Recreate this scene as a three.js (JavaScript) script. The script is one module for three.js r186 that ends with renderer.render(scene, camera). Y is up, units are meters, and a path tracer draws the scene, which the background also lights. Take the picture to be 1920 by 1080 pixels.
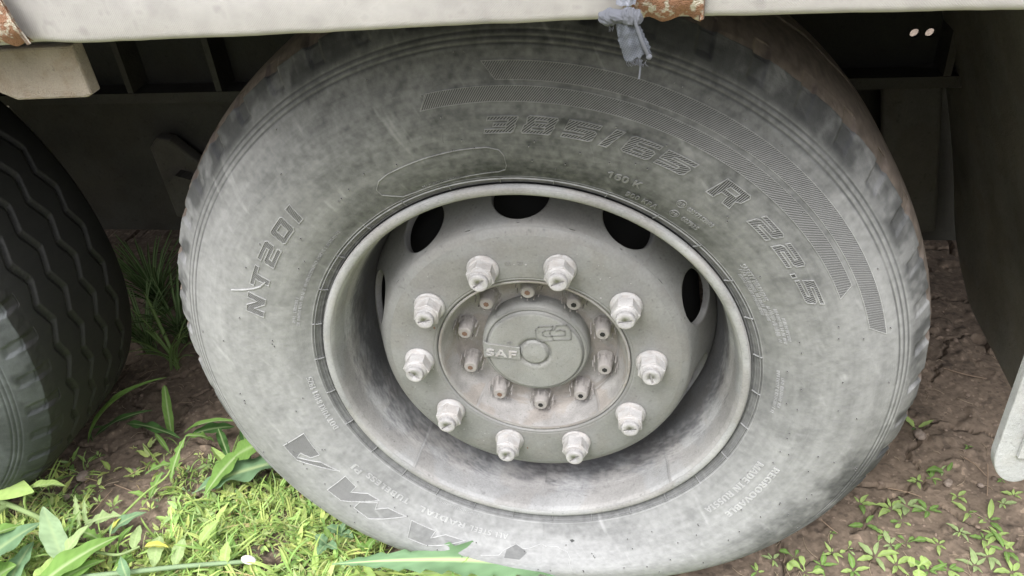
import * as THREE from 'three';
import { FontLoader } from 'three/addons/loaders/FontLoader.js';
import { TextGeometry } from 'three/addons/geometries/TextGeometry.js';
import { RoundedBoxGeometry } from 'three/addons/geometries/RoundedBoxGeometry.js';
import { mergeGeometries, mergeVertices } from 'three/addons/utils/BufferGeometryUtils.js';
import { Brush, Evaluator, SUBTRACTION } from 'three-bvh-csg';

// ---------------------------------------------------------------- camera, sky, sun, exposure
const HUB = 0.44;                                   // height of the wheel axis above the ground
const scene = new THREE.Scene();
const camera = new THREE.PerspectiveCamera(38.37, 16 / 9, 0.05, 900);
camera.rotation.order = 'YXZ';
camera.position.set(0.163, 0.7665 + HUB, 0.8629);
camera.rotation.set(THREE.MathUtils.degToRad(-35.04), THREE.MathUtils.degToRad(11.579), THREE.MathUtils.degToRad(-5.577));
const renderer = new THREE.WebGLRenderer({ antialias: true });
renderer.toneMapping = THREE.LinearToneMapping;
renderer.toneMappingExposure = 3.1;
renderer.shadowMap.enabled = true;
{
  const w = 128, h = 64, d = new Float32Array(w * h * 4);
  for (let j = 0; j < h; j++) for (let i = 0; i < w; i++) {
    const el = ((j + 0.5) / h - 0.5) * Math.PI, k = (j * w + i) * 4;
    const t = Math.max(0, Math.sin(el));
    let l = el < 0 ? 0.2 : 0.17 + 1.75 * ss(0.15, 0.95, t);   // overcast over trees: dim at the horizon, bright above
    l *= 1 + 0.05 * Math.sin(i / w * 12.566 + j * 0.21) * (el > 0 ? 1 : 0);
    d[k] = l * 0.99; d[k + 1] = l * 0.975; d[k + 2] = l * 1.035; d[k + 3] = 1;
  }
  const sky = new THREE.DataTexture(d, w, h, THREE.RGBAFormat, THREE.FloatType);
  sky.mapping = THREE.EquirectangularReflectionMapping; sky.magFilter = THREE.LinearFilter; sky.needsUpdate = true;
  scene.background = sky; scene.environment = sky;
}
const sun = new THREE.DirectionalLight(new THREE.Color(1, 0.975, 0.94), 1.0);
sun.position.set(-1.2, 6, 3.4); sun.castShadow = true; sun.shadow.radius = 45;
sun.shadow.camera.left = sun.shadow.camera.bottom = -4; sun.shadow.camera.right = sun.shadow.camera.top = 4; sun.shadow.camera.far = 20;
sun.shadow.mapSize.set(2048, 2048);
scene.add(sun, sun.target);

// ---------------------------------------------------------------- helpers
const V = (x, y, z) => new THREE.Vector3(x, y, z);
const R = THREE.MathUtils.degToRad;
function rng(seed) { let a = seed >>> 0; return () => { a = a + 0x6D2B79F5 | 0; let t = Math.imul(a ^ a >>> 15, 1 | a); t = t + Math.imul(t ^ t >>> 7, 61 | t) ^ t; return ((t ^ t >>> 14) >>> 0) / 4294967296; }; }
function hash(x, y, s) { let h = Math.imul(x, 374761393) + Math.imul(y, 668265263) + Math.imul(s, 1274126177) | 0; h = Math.imul(h ^ h >>> 13, 1274126177); return ((h ^ h >>> 16) >>> 0) / 4294967296; }
function noise(x, y, s = 0) {
  const xi = Math.floor(x), yi = Math.floor(y); let fx = x - xi, fy = y - yi; fx = fx * fx * (3 - 2 * fx); fy = fy * fy * (3 - 2 * fy);
  const a = hash(xi, yi, s), b = hash(xi + 1, yi, s), c = hash(xi, yi + 1, s), d = hash(xi + 1, yi + 1, s);
  return a + (b - a) * fx + (c - a) * fy + (a - b - c + d) * fx * fy;
}
function fbm(x, y, o = 4, s = 0) { let v = 0, a = 0.5, n = 0; for (let i = 0; i < o; i++) { v += a * noise(x, y, s + i); n += a; a *= 0.55; x = x * 2.03 + 7.1; y = y * 2.03 + 3.7; } return v / n; }
function ss(a, b, x) { const t = Math.min(1, Math.max(0, (x - a) / (b - a))); return t * t * (3 - 2 * t); }
const mix = (a, b, t) => a + (b - a) * t;
const toS = (v) => { v = Math.min(1, Math.max(0, v)); return Math.round(255 * (v <= 0.0031308 ? 12.92 * v : 1.055 * Math.pow(v, 1 / 2.4) - 0.055)); };
// a colour texture from f(u, v) -> [r, g, b] linear; w = wrap
function colorTex(n, f, wrap = true) {
  const d = new Uint8Array(n * n * 4);
  for (let j = 0; j < n; j++) for (let i = 0; i < n; i++) { const c = f((i + 0.5) / n, (j + 0.5) / n), k = (j * n + i) * 4; d[k] = toS(c[0]); d[k + 1] = toS(c[1]); d[k + 2] = toS(c[2]); d[k + 3] = 255; }
  const t = new THREE.DataTexture(d, n, n); t.colorSpace = THREE.SRGBColorSpace; return fin(t, wrap);
}
function grayTex(n, f, wrap = true) {
  const d = new Uint8Array(n * n * 4);
  for (let j = 0; j < n; j++) for (let i = 0; i < n; i++) { const c = Math.round(255 * Math.min(1, Math.max(0, f((i + 0.5) / n, (j + 0.5) / n)))), k = (j * n + i) * 4; d[k] = d[k + 1] = d[k + 2] = c; d[k + 3] = 255; }
  return fin(new THREE.DataTexture(d, n, n), wrap);
}
function fin(t, wrap) { t.magFilter = THREE.LinearFilter; t.minFilter = THREE.LinearMipmapLinearFilter; t.generateMipmaps = true; if (wrap) t.wrapS = t.wrapT = THREE.RepeatWrapping; t.needsUpdate = true; return t; }
// noise that tiles over the unit square, p lattice cells across
function tnoise(u, v, p, s) {
  const x = u * p, y = v * p, xi = Math.floor(x), yi = Math.floor(y); let fx = x - xi, fy = y - yi; fx = fx * fx * (3 - 2 * fx); fy = fy * fy * (3 - 2 * fy);
  const w = (q) => ((q % p) + p) % p;
  const a = hash(w(xi), w(yi), s), b = hash(w(xi + 1), w(yi), s), c = hash(w(xi), w(yi + 1), s), d = hash(w(xi + 1), w(yi + 1), s);
  return a + (b - a) * fx + (c - a) * fy + (a - b - c + d) * fx * fy;
}
function tfbm(u, v, p, o, s) { let r = 0, a = 0.5, n = 0; for (let i = 0; i < o; i++) { r += a * tnoise(u, v, p, s + i * 17); n += a; a *= 0.58; p *= 2; } return r / n; }

function boxUV(g, k = 1) {                          // uv in metres by the main axis of the normal
  if (!g.attributes.normal) g.computeVertexNormals();
  const p = g.attributes.position, n = g.attributes.normal, uv = new Float32Array(p.count * 2);
  for (let i = 0; i < p.count; i++) {
    const ax = Math.abs(n.getX(i)), ay = Math.abs(n.getY(i)), az = Math.abs(n.getZ(i));
    let u, v; if (az >= ax && az >= ay) { u = p.getX(i); v = p.getY(i); } else if (ax >= ay) { u = p.getZ(i); v = p.getY(i); } else { u = p.getX(i); v = p.getZ(i); }
    uv[i * 2] = u * k; uv[i * 2 + 1] = v * k;
  }
  g.setAttribute('uv', new THREE.BufferAttribute(uv, 2)); return g;
}
function clean(g) { g = g.index ? g.toNonIndexed() : g; for (const k of Object.keys(g.attributes)) if (!['position', 'normal', 'uv'].includes(k)) g.deleteAttribute(k); if (!g.attributes.uv) boxUV(g); return g; }
const merge = (list) => mergeGeometries(list.map(clean));
const used = new Map();
function numbered(n) { const k = used.get(n) || 0; used.set(n, k + 1); return k ? n + '_' + String(k).padStart(3, '0') : n; }
function thing(name, label, category, pos = [0, 0, 0], group) {
  const o = new THREE.Group(); o.name = numbered(name); o.position.set(...pos); o.userData = { label, category }; if (group) o.userData.group = group; scene.add(o); return o;
}
function part(parent, name, g, m) { const o = new THREE.Mesh(g, m); o.name = name; o.castShadow = o.receiveShadow = true; parent.add(o); return o; }
function solo(name, label, category, g, m, group) { const o = part(scene, numbered(name), g, m); o.userData = { label, category }; if (group) o.userData.group = group; return o; }
function structure(name, g, m) { const o = part(scene, name, g, m); o.userData = { kind: 'structure' }; return o; }
function lathe(prof, seg, uvK = 1) {                // profile [r, z] turned about the z axis
  const pts = prof.map(([r, z]) => new THREE.Vector2(r, z));
  const g = new THREE.LatheGeometry(pts, seg); g.rotateX(Math.PI / 2); // y -> z
  return boxUV(g, uvK);
}
function smoothPts(pts, n) { return new THREE.CatmullRomCurve3(pts.map((p) => V(...p)), false, 'catmullrom', 0.5).getPoints(n); }
function tube(pts, r, seg = 16, rad = 6, taper = 1) {
  const c = new THREE.CatmullRomCurve3(pts.map((p) => Array.isArray(p) ? V(...p) : p)); const g = new THREE.TubeGeometry(c, seg, r, rad, false);
  if (taper !== 1) { const P = g.attributes.position; for (let i = 0; i <= seg; i++) { const q = c.getPointAt(i / seg), k = mix(1, taper, i / seg); for (let j = 0; j <= rad; j++) { const n = i * (rad + 1) + j; P.setXYZ(n, q.x + (P.getX(n) - q.x) * k, q.y + (P.getY(n) - q.y) * k, q.z + (P.getZ(n) - q.z) * k); } } }
  return g;
}

// ---------------------------------------------------------------- tyre surface
const PR = [[0.298, -0.012], [0.304, -0.003], [0.318, 0.006], [0.335, 0.0145], [0.36, 0.0235], [0.39, 0.0295], [0.415, 0.0305], [0.44, 0.027], [0.465, 0.0185], [0.485, 0.0085], [0.503, -0.006], [0.519, -0.024]];
const PRm = PR.map((p, i) => { const a = PR[Math.max(0, i - 1)], b = PR[Math.min(PR.length - 1, i + 1)]; return (b[1] - a[1]) / (b[0] - a[0]); });
function zprof(r) {
  if (r <= PR[0][0]) return PR[0][1];
  for (let i = 0; i < PR.length - 1; i++) if (r <= PR[i + 1][0]) {
    const [x0, y0] = PR[i], [x1, y1] = PR[i + 1], h = x1 - x0, t = (r - x0) / h, t2 = t * t, t3 = t2 * t;
    return (2 * t3 - 3 * t2 + 1) * y0 + (t3 - 2 * t2 + t) * h * PRm[i] + (-2 * t3 + 3 * t2) * y1 + (t3 - t2) * h * PRm[i + 1];
  }
  return PR[PR.length - 1][1];
}
const ZC = -0.161;                                  // middle plane of the tyre
function squash(x, y, z, r) {                       // the load flattens the tyre at the ground and bulges its sides
  const w = ss(0.30, 0.42, r), d = Math.max(0, -0.15 - y);
  return V(x, y + w * 0.554 * d * d, z + Math.sign(z - ZC) * w * 0.022 * ss(0, 0.3, d) * (1 - ss(0.45, 0.53, r)));
}
function onWall(r, deg, n = 0) {                    // a point on the outer sidewall, n metres proud of it (hub coordinates, raised to the axis)
  const t = R(deg), e = 0.0015, s = (zprof(r + e) - zprof(r - e)) / (2 * e), l = Math.hypot(1, s);
  const rr = r - n * s / l, zz = zprof(r) + n / l;
  const p = squash(rr * Math.sin(t), rr * Math.cos(t), zz, r); p.y += HUB; return p;
}
const NOTCH = 50, ZIG = 42;
function tyreGeometry(seg, first) {   // first: the first zig-zag groove that is deep enough to see
  const rows = [];                                  // [r, z, kind]
  const add = (a, b, step) => { const n = Math.ceil((b - a) / step); for (let i = 0; i < n; i++) rows.push([mix(a, b, i / n), null]); };
  rows.push([0.285, -0.03], [0.292, -0.018]);
  add(0.298, 0.314, 0.0008); add(0.314, 0.470, 0.004); add(0.470, 0.494, 0.001); add(0.494, 0.519, 0.0016);
  rows.push([0.5185, -0.0235], [0.5197, -0.0248], [0.5203, -0.0268]);
  const nt = 100; for (let i = 1; i < nt; i++) { const z = mix(-0.0268, 2 * ZC + 0.0268, i / nt), q = (z - ZC) / 0.135; rows.push([0.5315 - 0.0112 * q * q * q * q, z]); }
  rows.push([0.5203, 2 * ZC + 0.0268], [0.5185, 2 * ZC + 0.0235]);
  for (let i = PR.length - 2; i >= 0; i--) rows.push([PR[i][0], 2 * ZC - PR[i][1]]);
  rows.push([0.285, 2 * ZC + 0.03]);
  const N = rows.length, pos = new Float32Array(N * (seg + 1) * 3), uv = new Float32Array(N * (seg + 1) * 2), idx = [];
  const zg = [-0.082, -0.134, -0.188, -0.240];
  for (let j = 0; j < N; j++) {
    let [r0, z0] = rows[j]; const front = z0 === null; if (front) z0 = zprof(r0);
    for (let i = 0; i <= seg; i++) {
      const a = i / seg * Math.PI * 2, deg = i / seg * 360; let r = r0, z = z0;
      if (front) {
        if (r0 < 0.3135) z += 0.0007 * Math.cos((r0 - 0.3) / 0.0034 * Math.PI * 2) * ss(0.2985, 0.3, r0) - 0.0022 * (ss(0.300, 0.302, r0) - ss(0.3105, 0.3125, r0));
        for (const g of [0.4765, 0.4825, 0.4885]) { const d = Math.abs(r0 - g); if (d < 0.002) z -= 0.0015 * (1 - d / 0.002); }
        z += 0.0005 * (fbm(a * 40, r0 * 90, 3, 5) - 0.5) * ss(0.32, 0.35, r0);
      }
      const edge = r0 > 0.496 && z0 > -0.05;
      if (edge) {                                   // notches across the shoulder
        const sl = (r0 - 0.5) * 22, ph = (((deg + sl) / (360 / NOTCH) % 1) + 1) % 1, w = 0.13;
        const m = ss(0.5 - w - 0.03, 0.5 - w, ph) * (1 - ss(0.5 + w, 0.5 + w + 0.03, ph)) * ss(0.4975, 0.5005, r0);
        const vary = 0.5 + 0.8 * hash(Math.floor((deg + sl) / (360 / NOTCH)), 3, 1);
        z -= 0.006 * m * vary; r -= 0.003 * m * ss(-0.05, -0.024, z0) * ss(0.515, 0.519, r0);
        z += 0.0018 * (fbm(a * 30, r0 * 60, 3, 9) - 0.5);
        if (r0 > 0.515) r += 0.0022 * (fbm(a * 60, z0 * 120, 3, 12) - 0.5);
      }
      if (r0 > 0.519 && z0 < -0.03 && z0 > -0.29) { // zig-zag grooves of the tread
        for (let g = first; g < 4; g++) {
          const ph = (((deg + g * 3.1) / (360 / ZIG)) % 1 + 1) % 1, zig = (Math.abs(ph - 0.5) * 4 - 1) * 0.0075;
          const d = Math.abs(z0 - zg[g] - zig);
          r -= 0.008 * (1 - ss(0.0022, 0.0062, d));
        }
      }
      const p = squash(r * Math.sin(a), r * Math.cos(a), z, r0), k = j * (seg + 1) + i;
      pos[k * 3] = p.x; pos[k * 3 + 1] = p.y + HUB; pos[k * 3 + 2] = p.z;
      uv[k * 2] = r0 * Math.sin(a) / 1.14 + 0.5; uv[k * 2 + 1] = r0 * Math.cos(a) / 1.14 + 0.5;
      if (z0 < -0.0255 && !front) { uv[k * 2] = (0.522 + (z0 + 0.0255) * -0.14) * Math.sin(a) / 1.14 + 0.5; uv[k * 2 + 1] = (0.522 + (z0 + 0.0255) * -0.14) * Math.cos(a) / 1.14 + 0.5; }
    }
  }
  for (let j = 0; j < N - 1; j++) for (let i = 0; i < seg; i++) { const a = j * (seg + 1) + i, b = a + 1, c = a + seg + 1, d = c + 1; idx.push(a, c, b, b, c, d); }
  const g = new THREE.BufferGeometry(); g.setAttribute('position', new THREE.BufferAttribute(pos, 3)); g.setAttribute('uv', new THREE.BufferAttribute(uv, 2)); g.setIndex(idx); g.computeVertexNormals();
  const n = g.attributes.normal; for (let j = 0; j < N; j++) { const a = j * (seg + 1), b = a + seg, v = V(n.getX(a) + n.getX(b), n.getY(a) + n.getY(b), n.getZ(a) + n.getZ(b)).normalize(); n.setXYZ(a, v.x, v.y, v.z); n.setXYZ(b, v.x, v.y, v.z); }
  return g;
}

// ---------------------------------------------------------------- what is moulded on the sidewall
// glyphs: outlines in a unit box, "x y x y ..." per loop, loops split by |
const GLYPH = {
  3: '0 1 .95 1 1 .93 .95 .53 1 .46 .97 .06 .9 0 0 0 0 .24 .68 .24 .7 .4 .25 .4 .25 .6 .7 .6 .7 .77 0 .77',
  8: '.1 1 .95 1 1 .9 .96 .55 1 .46 .96 .06 .9 0 .05 0 0 .1 .02 .46 .09 .55 .04 .9|.32 .62 .72 .62 .72 .78 .32 .78|.3 .22 .72 .22 .72 .4 .3 .4',
  5: '0 1 1 1 1 .77 .3 .77 .3 .62 .9 .62 1 .52 1 .1 .9 0 0 0 0 .23 .68 .23 .68 .4 0 .4',
  6: '.1 1 1 1 1 .79 .3 .79 .3 .6 .9 .6 1 .5 1 .1 .9 0 .1 0 0 .1 0 .9|.3 .21 .7 .21 .7 .4 .3 .4',
  R: '0 1 .9 1 1 .9 1 .5 .86 .4 1 0 .68 0 .54 .38 .3 .38 .3 0 0 0|.3 .58 .7 .58 .7 .78 .3 .78',
  2: '0 1 .9 1 1 .9 1 .5 .9 .4 .3 .4 .3 .23 1 .23 1 0 0 0 0 .5 .1 .62 .7 .62 .7 .77 0 .77',
  N: '0 0 0 1 .3 1 .7 .45 .7 1 1 1 1 0 .7 0 .3 .55 .3 0',
  T: '.35 0 .35 .77 0 .77 0 1 1 1 1 .77 .65 .77 .65 0',
  0: '.1 1 .9 1 1 .9 1 .1 .9 0 .1 0 0 .1 0 .9|.3 .25 .7 .25 .7 .75 .3 .75',
  1: '0 0 0 1 1 1 1 0', '/': '0 0 0 1 1 1 1 0', '.': '0 0 0 1 1 1 1 0',
};
const loopsOf = (s) => s.split('|').map((l) => { const q = l.trim().split(/\s+/).map(Number), o = []; for (let i = 0; i < q.length; i += 2) o.push([q[i], q[i + 1]]); return o; });
// [glyph, bottom r, top r, start deg, end deg] -> loops in [r, deg]; the top leans forward
function placed([ch, r0, r1, a, b, lean = 1.1]) { return loopsOf(GLYPH[ch]).map((l) => l.map(([x, y]) => [mix(r0, r1, y), mix(a, b - lean, x) + lean * y])); }
const SIZE = [['3', .3805, .4015, -3.4, 2.7], ['8', .3805, .4025, 2.8, 9], ['5', .3805, .403, 9.5, 15.7], ['/', .379, .4035, 15.9, 19.4, 2.1], ['6', .3795, .4025, 19.6, 25.6], ['5', .3805, .402, 25.6, 32], ['R', .3785, .406, 36, 42.3], ['2', .3805, .401, 45.2, 51.4], ['2', .3805, .4005, 51.9, 58.3], ['.', .3795, .3845, 58.9, 59.9, .1], ['5', .3805, .400, 60.5, 67]];
const MODEL = [['N', .374, .3975, -72.8, -66.8], ['T', .374, .3975, -65.8, -59.8], ['2', .3745, .398, -59.2, -53.2], ['0', .375, .398, -52.4, -46.6], ['1', .375, .399, -46, -43.4]];
const BRAND = [
  [[0.4125, -109.30], [0.3699, -107.68], [0.3716, -115.04], [0.3871, -114.77], [0.3957, -112.55], [0.4062, -113.40], [0.3797, -116.97], [0.3670, -121.79], [0.3905, -117.29], [0.4105, -114.03]],
  [[0.4094, -124.55], [0.3663, -123.81], [0.3685, -127.97], [0.3821, -128.29], [0.3656, -131.49], [0.3638, -135.08], [0.4078, -128.83]],
  [[0.4032, -132.22], [0.3869, -131.94], [0.3693, -135.13], [0.3814, -136.04], [0.3671, -138.20], [0.3645, -143.42], [0.4056, -136.97]],
  [[0.4033, -147.56], [0.3663, -145.19], [0.3666, -152.08], [0.3832, -152.10], [0.3666, -154.88], [0.3661, -160.06], [0.3890, -155.90], [0.4034, -152.44]],
];
const BANDS = [{ r0: .4185, r1: .4355, a: [-12.6, -11], b: [66.9, 65.2] }, { r0: .4415, r1: .4605, a: [-.6, -2.4], b: [74.4, 76.7] }];
const CARTOUCHE = [[.328, -27.4], [.3345, -28.6], [.345, -28.4], [.354, -26.5], [.3575, -24], [.3605, -16], [.362, -8], [.3615, -3.5], [.357, -1.4], [.349, -.7], [.333, -.6], [.326, -1], [.3225, -2.6], [.3205, -8], [.318, -16], [.3165, -22], [.318, -25.5]];
const EMBLEM = [[0.3891, -165.33], [0.3799, -169.49], [0.3662, -170.42], [0.3514, -173.08], [0.3591, -175.22], [0.3548, -177.10], [0.3465, -179.71], [0.3507, 178.99], [0.3498, 176.16], [0.3600, 173.46], [0.3749, 172.88], [0.3845, 173.29], [0.4086, 173.06]];

function toUV(r, deg) { return [r * R(deg), r]; }
function ribs(paths, w, h, out, closed) {           // raised beads along paths in [r, deg]
  for (const path of paths) {
    const n = path.length;
    for (let i = 0; i < (closed ? n : n - 1); i++) {
      const [r0, a0] = path[i]; let [r1, a1] = path[(i + 1) % n]; const rm = (r0 + r1) / 2; a1 -= 360 * Math.round((a1 - a0) / 360);
      let du = R(a1 - a0) * rm, dv = r1 - r0; const L = Math.hypot(du, dv); if (L < 1e-5) continue; du /= L; dv /= L;
      const k = Math.max(1, Math.ceil(L / 0.005)), e = w * 0.35 / L, P = [];
      for (let s = 0; s <= k; s++) {
        let t = s / k; if (s === 0) t -= e; if (s === k) t += e;
        const r = mix(r0, r1, t), a = mix(a0, a1, t);
        const off = (m, q) => onWall(r + du * m, a - dv * m / r * 57.29578, q);
        P.push([off(-w / 2, -0.0003), off(-w * 0.28, h), off(w * 0.28, h), off(w / 2, -0.0003)]);
      }
      for (let s = 0; s < k; s++) for (let q = 0; q < 3; q++) { const A = P[s][q], B = P[s][q + 1], C = P[s + 1][q], D = P[s + 1][q + 1]; out.push(A, B, C, B, D, C); }
      for (const E of [P[0], P[k]]) out.push(E[0], E[1], E[2], E[0], E[2], E[3]);
    }
  }
}
function soup(tri) {
  const p = new Float32Array(tri.length * 3), uv = new Float32Array(tri.length * 2);
  tri.forEach((v, i) => { p[i * 3] = v.x; p[i * 3 + 1] = v.y; p[i * 3 + 2] = v.z; uv[i * 2] = v.x / 1.14 + 0.5; uv[i * 2 + 1] = (v.y - HUB) / 1.14 + 0.5; });
  const g = new THREE.BufferGeometry(); g.setAttribute('position', new THREE.BufferAttribute(p, 3)); g.setAttribute('uv', new THREE.BufferAttribute(uv, 2)); g.computeVertexNormals(); return g;
}
function hatch(loops, ang, pitch, w, h, out) {      // ribs clipped to the loops, at ang degrees to the circumference
  const rm = 0.4, P = loops.map((l) => l.map(([r, a]) => [R(a) * rm, r])), c = Math.cos(R(ang)), s = Math.sin(R(ang));
  let lo = 1e9, hi = -1e9; for (const l of P) for (const [u, v] of l) { const q = -u * s + v * c; lo = Math.min(lo, q); hi = Math.max(hi, q); }
  for (let q = lo + pitch * 0.6; q < hi; q += pitch) {
    const X = [];
    for (const l of P) for (let i = 0; i < l.length; i++) {
      const [u0, v0] = l[i], [u1, v1] = l[(i + 1) % l.length], q0 = -u0 * s + v0 * c - q, q1 = -u1 * s + v1 * c - q;
      if ((q0 < 0) !== (q1 < 0)) { const t = q0 / (q0 - q1), u = mix(u0, u1, t), v = mix(v0, v1, t); X.push(u * c + v * s); }
    }
    X.sort((a, b) => a - b);
    for (let i = 0; i + 1 < X.length; i += 2) { const pt = (x) => { const u = x * c - q * s, v = x * s + q * c; return [v, u / rm * 57.29578]; }; if (X[i + 1] - X[i] > 0.001) ribs([[pt(X[i] + 0.0004), pt(X[i + 1] - 0.0004)]], w, h, out, false); }
  }
}
const font = await new FontLoader().loadAsync('fonts/droid/droid_sans_bold.typeface.json');
function wallText(str, r, a, b, h, lift = 0.0011) { // raised text along the circle from a to b degrees, h tall
  const g = new TextGeometry(str, { font, size: h, depth: 1, curveSegments: 3, bevelEnabled: false }); g.computeBoundingBox();
  const bb = g.boundingBox, P = g.attributes.position, uv = new Float32Array(P.count * 2);
  for (let i = 0; i < P.count; i++) {
    const t = (P.getX(i) - bb.min.x) / (bb.max.x - bb.min.x), rr = r + P.getY(i), q = onWall(rr, mix(a, b, t), P.getZ(i) > 0.5 ? lift : -0.0004);
    P.setXYZ(i, q.x, q.y, q.z); uv[i * 2] = q.x / 1.14 + 0.5; uv[i * 2 + 1] = (q.y - HUB) / 1.14 + 0.5;
  }
  g.setAttribute('uv', new THREE.BufferAttribute(uv, 2)); g.computeVertexNormals(); return g;
}

// ---------------------------------------------------------------- tyre materials
const TN = 2048;
const mask = (() => {                               // where bare, less dusty rubber lies between the moulded ribs
  const cv = document.createElement('canvas'); cv.width = cv.height = TN; const c = cv.getContext('2d');
  c.fillStyle = '#000'; c.fillRect(0, 0, TN, TN);
  const px = (r, a) => [(r * Math.sin(R(a)) / 1.14 + 0.5) * TN, (0.5 - r * Math.cos(R(a)) / 1.14) * TN];
  const fillLoops = (loops, v) => { c.fillStyle = v; c.beginPath(); for (const l of loops) { l.forEach(([r, a], i) => { const [x, y] = px(r, a); i ? c.lineTo(x, y) : c.moveTo(x, y); }); c.closePath(); } c.fill('evenodd'); };
  for (const g of [...SIZE]) fillLoops(placed(g), '#e0e0e0');
  for (const g of [...MODEL]) fillLoops(placed(g), '#909090');
  BRAND.forEach((l, i) => fillLoops([l], ['#909090', '#686868', '#505050', '#404040'][i]));
  for (const b of BANDS) { const l = []; for (let i = 0; i <= 60; i++) l.push([b.r0, mix(b.a[0], b.b[0], i / 60)]); for (let i = 60; i >= 0; i--) l.push([b.r1, mix(b.a[1], b.b[1], i / 60)]); fillLoops([l], b.r0 < .43 ? '#b8b8b8' : '#909090'); }
  fillLoops([[[0.3852, -170.84], [0.3654, -170.94], [0.3506, -172.92], [0.3600, -175.38], [0.3662, -176.16], [0.3838, -174.59]]], '#909090');
  fillLoops([[[0.3385, 172.55], [0.3376, 171.65], [0.3405, 171.13], [0.3431, 172.06]]], '#ffffff');
  return c.getImageData(0, 0, TN, TN).data;
})();
const scratch = (() => {                            // rubs, scratches and dried water runs on the sidewall
  const cv = document.createElement('canvas'); cv.width = cv.height = TN; const c = cv.getContext('2d'), q = rng(88);
  c.fillStyle = '#808080'; c.fillRect(0, 0, TN, TN); c.lineCap = 'round';
  for (let i = 0; i < 1300; i++) {
    const r = .315 + .2 * q(), a = q() * 360, len = (.006 + .05 * q() * q()), kind = q(), lt = q() < .55; let x = r * Math.sin(R(a)), y = r * Math.cos(R(a)), h = kind < .4 ? R(90 - a) + Math.PI / 2 + (q() - .5) * .5 : q() * 6.28;
    const n = 8; c.strokeStyle = lt ? `rgba(255,255,255,${.10 + .35 * q() * q()})` : `rgba(0,0,0,${.10 + .35 * q() * q()})`; c.lineWidth = .7 + 1.8 * q() * q() * q(); c.beginPath();
    for (let k = 0; k <= n; k++) { const X = (x / 1.14 + .5) * TN, Y = (.5 - y / 1.14) * TN; k ? c.lineTo(X, Y) : c.moveTo(X, Y); x += Math.cos(h) * len / n; y += Math.sin(h) * len / n; h += (q() - .5) * .35; }
    c.stroke();
  }
  for (let i = 0; i < 70; i++) { const x = (q() - .5) * .9, y = .1 + .4 * q(); if (Math.hypot(x, y) < .33) continue; const X = (x / 1.14 + .5) * TN, Y = (.5 - y / 1.14) * TN, L = 30 + 120 * q(); const g = c.createLinearGradient(X, Y, X, Y + L); g.addColorStop(0, 'rgba(0,0,0,0)'); g.addColorStop(.4, `rgba(${q() < .5 ? '0,0,0' : '255,255,255'},.16)`); g.addColorStop(1, 'rgba(0,0,0,0)'); c.strokeStyle = g; c.lineWidth = 3 + 10 * q(); c.beginPath(); c.moveTo(X, Y); c.lineTo(X + (q() - .5) * 14, Y + L); c.stroke(); }
  return c.getImageData(0, 0, TN, TN).data;
})();
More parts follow.
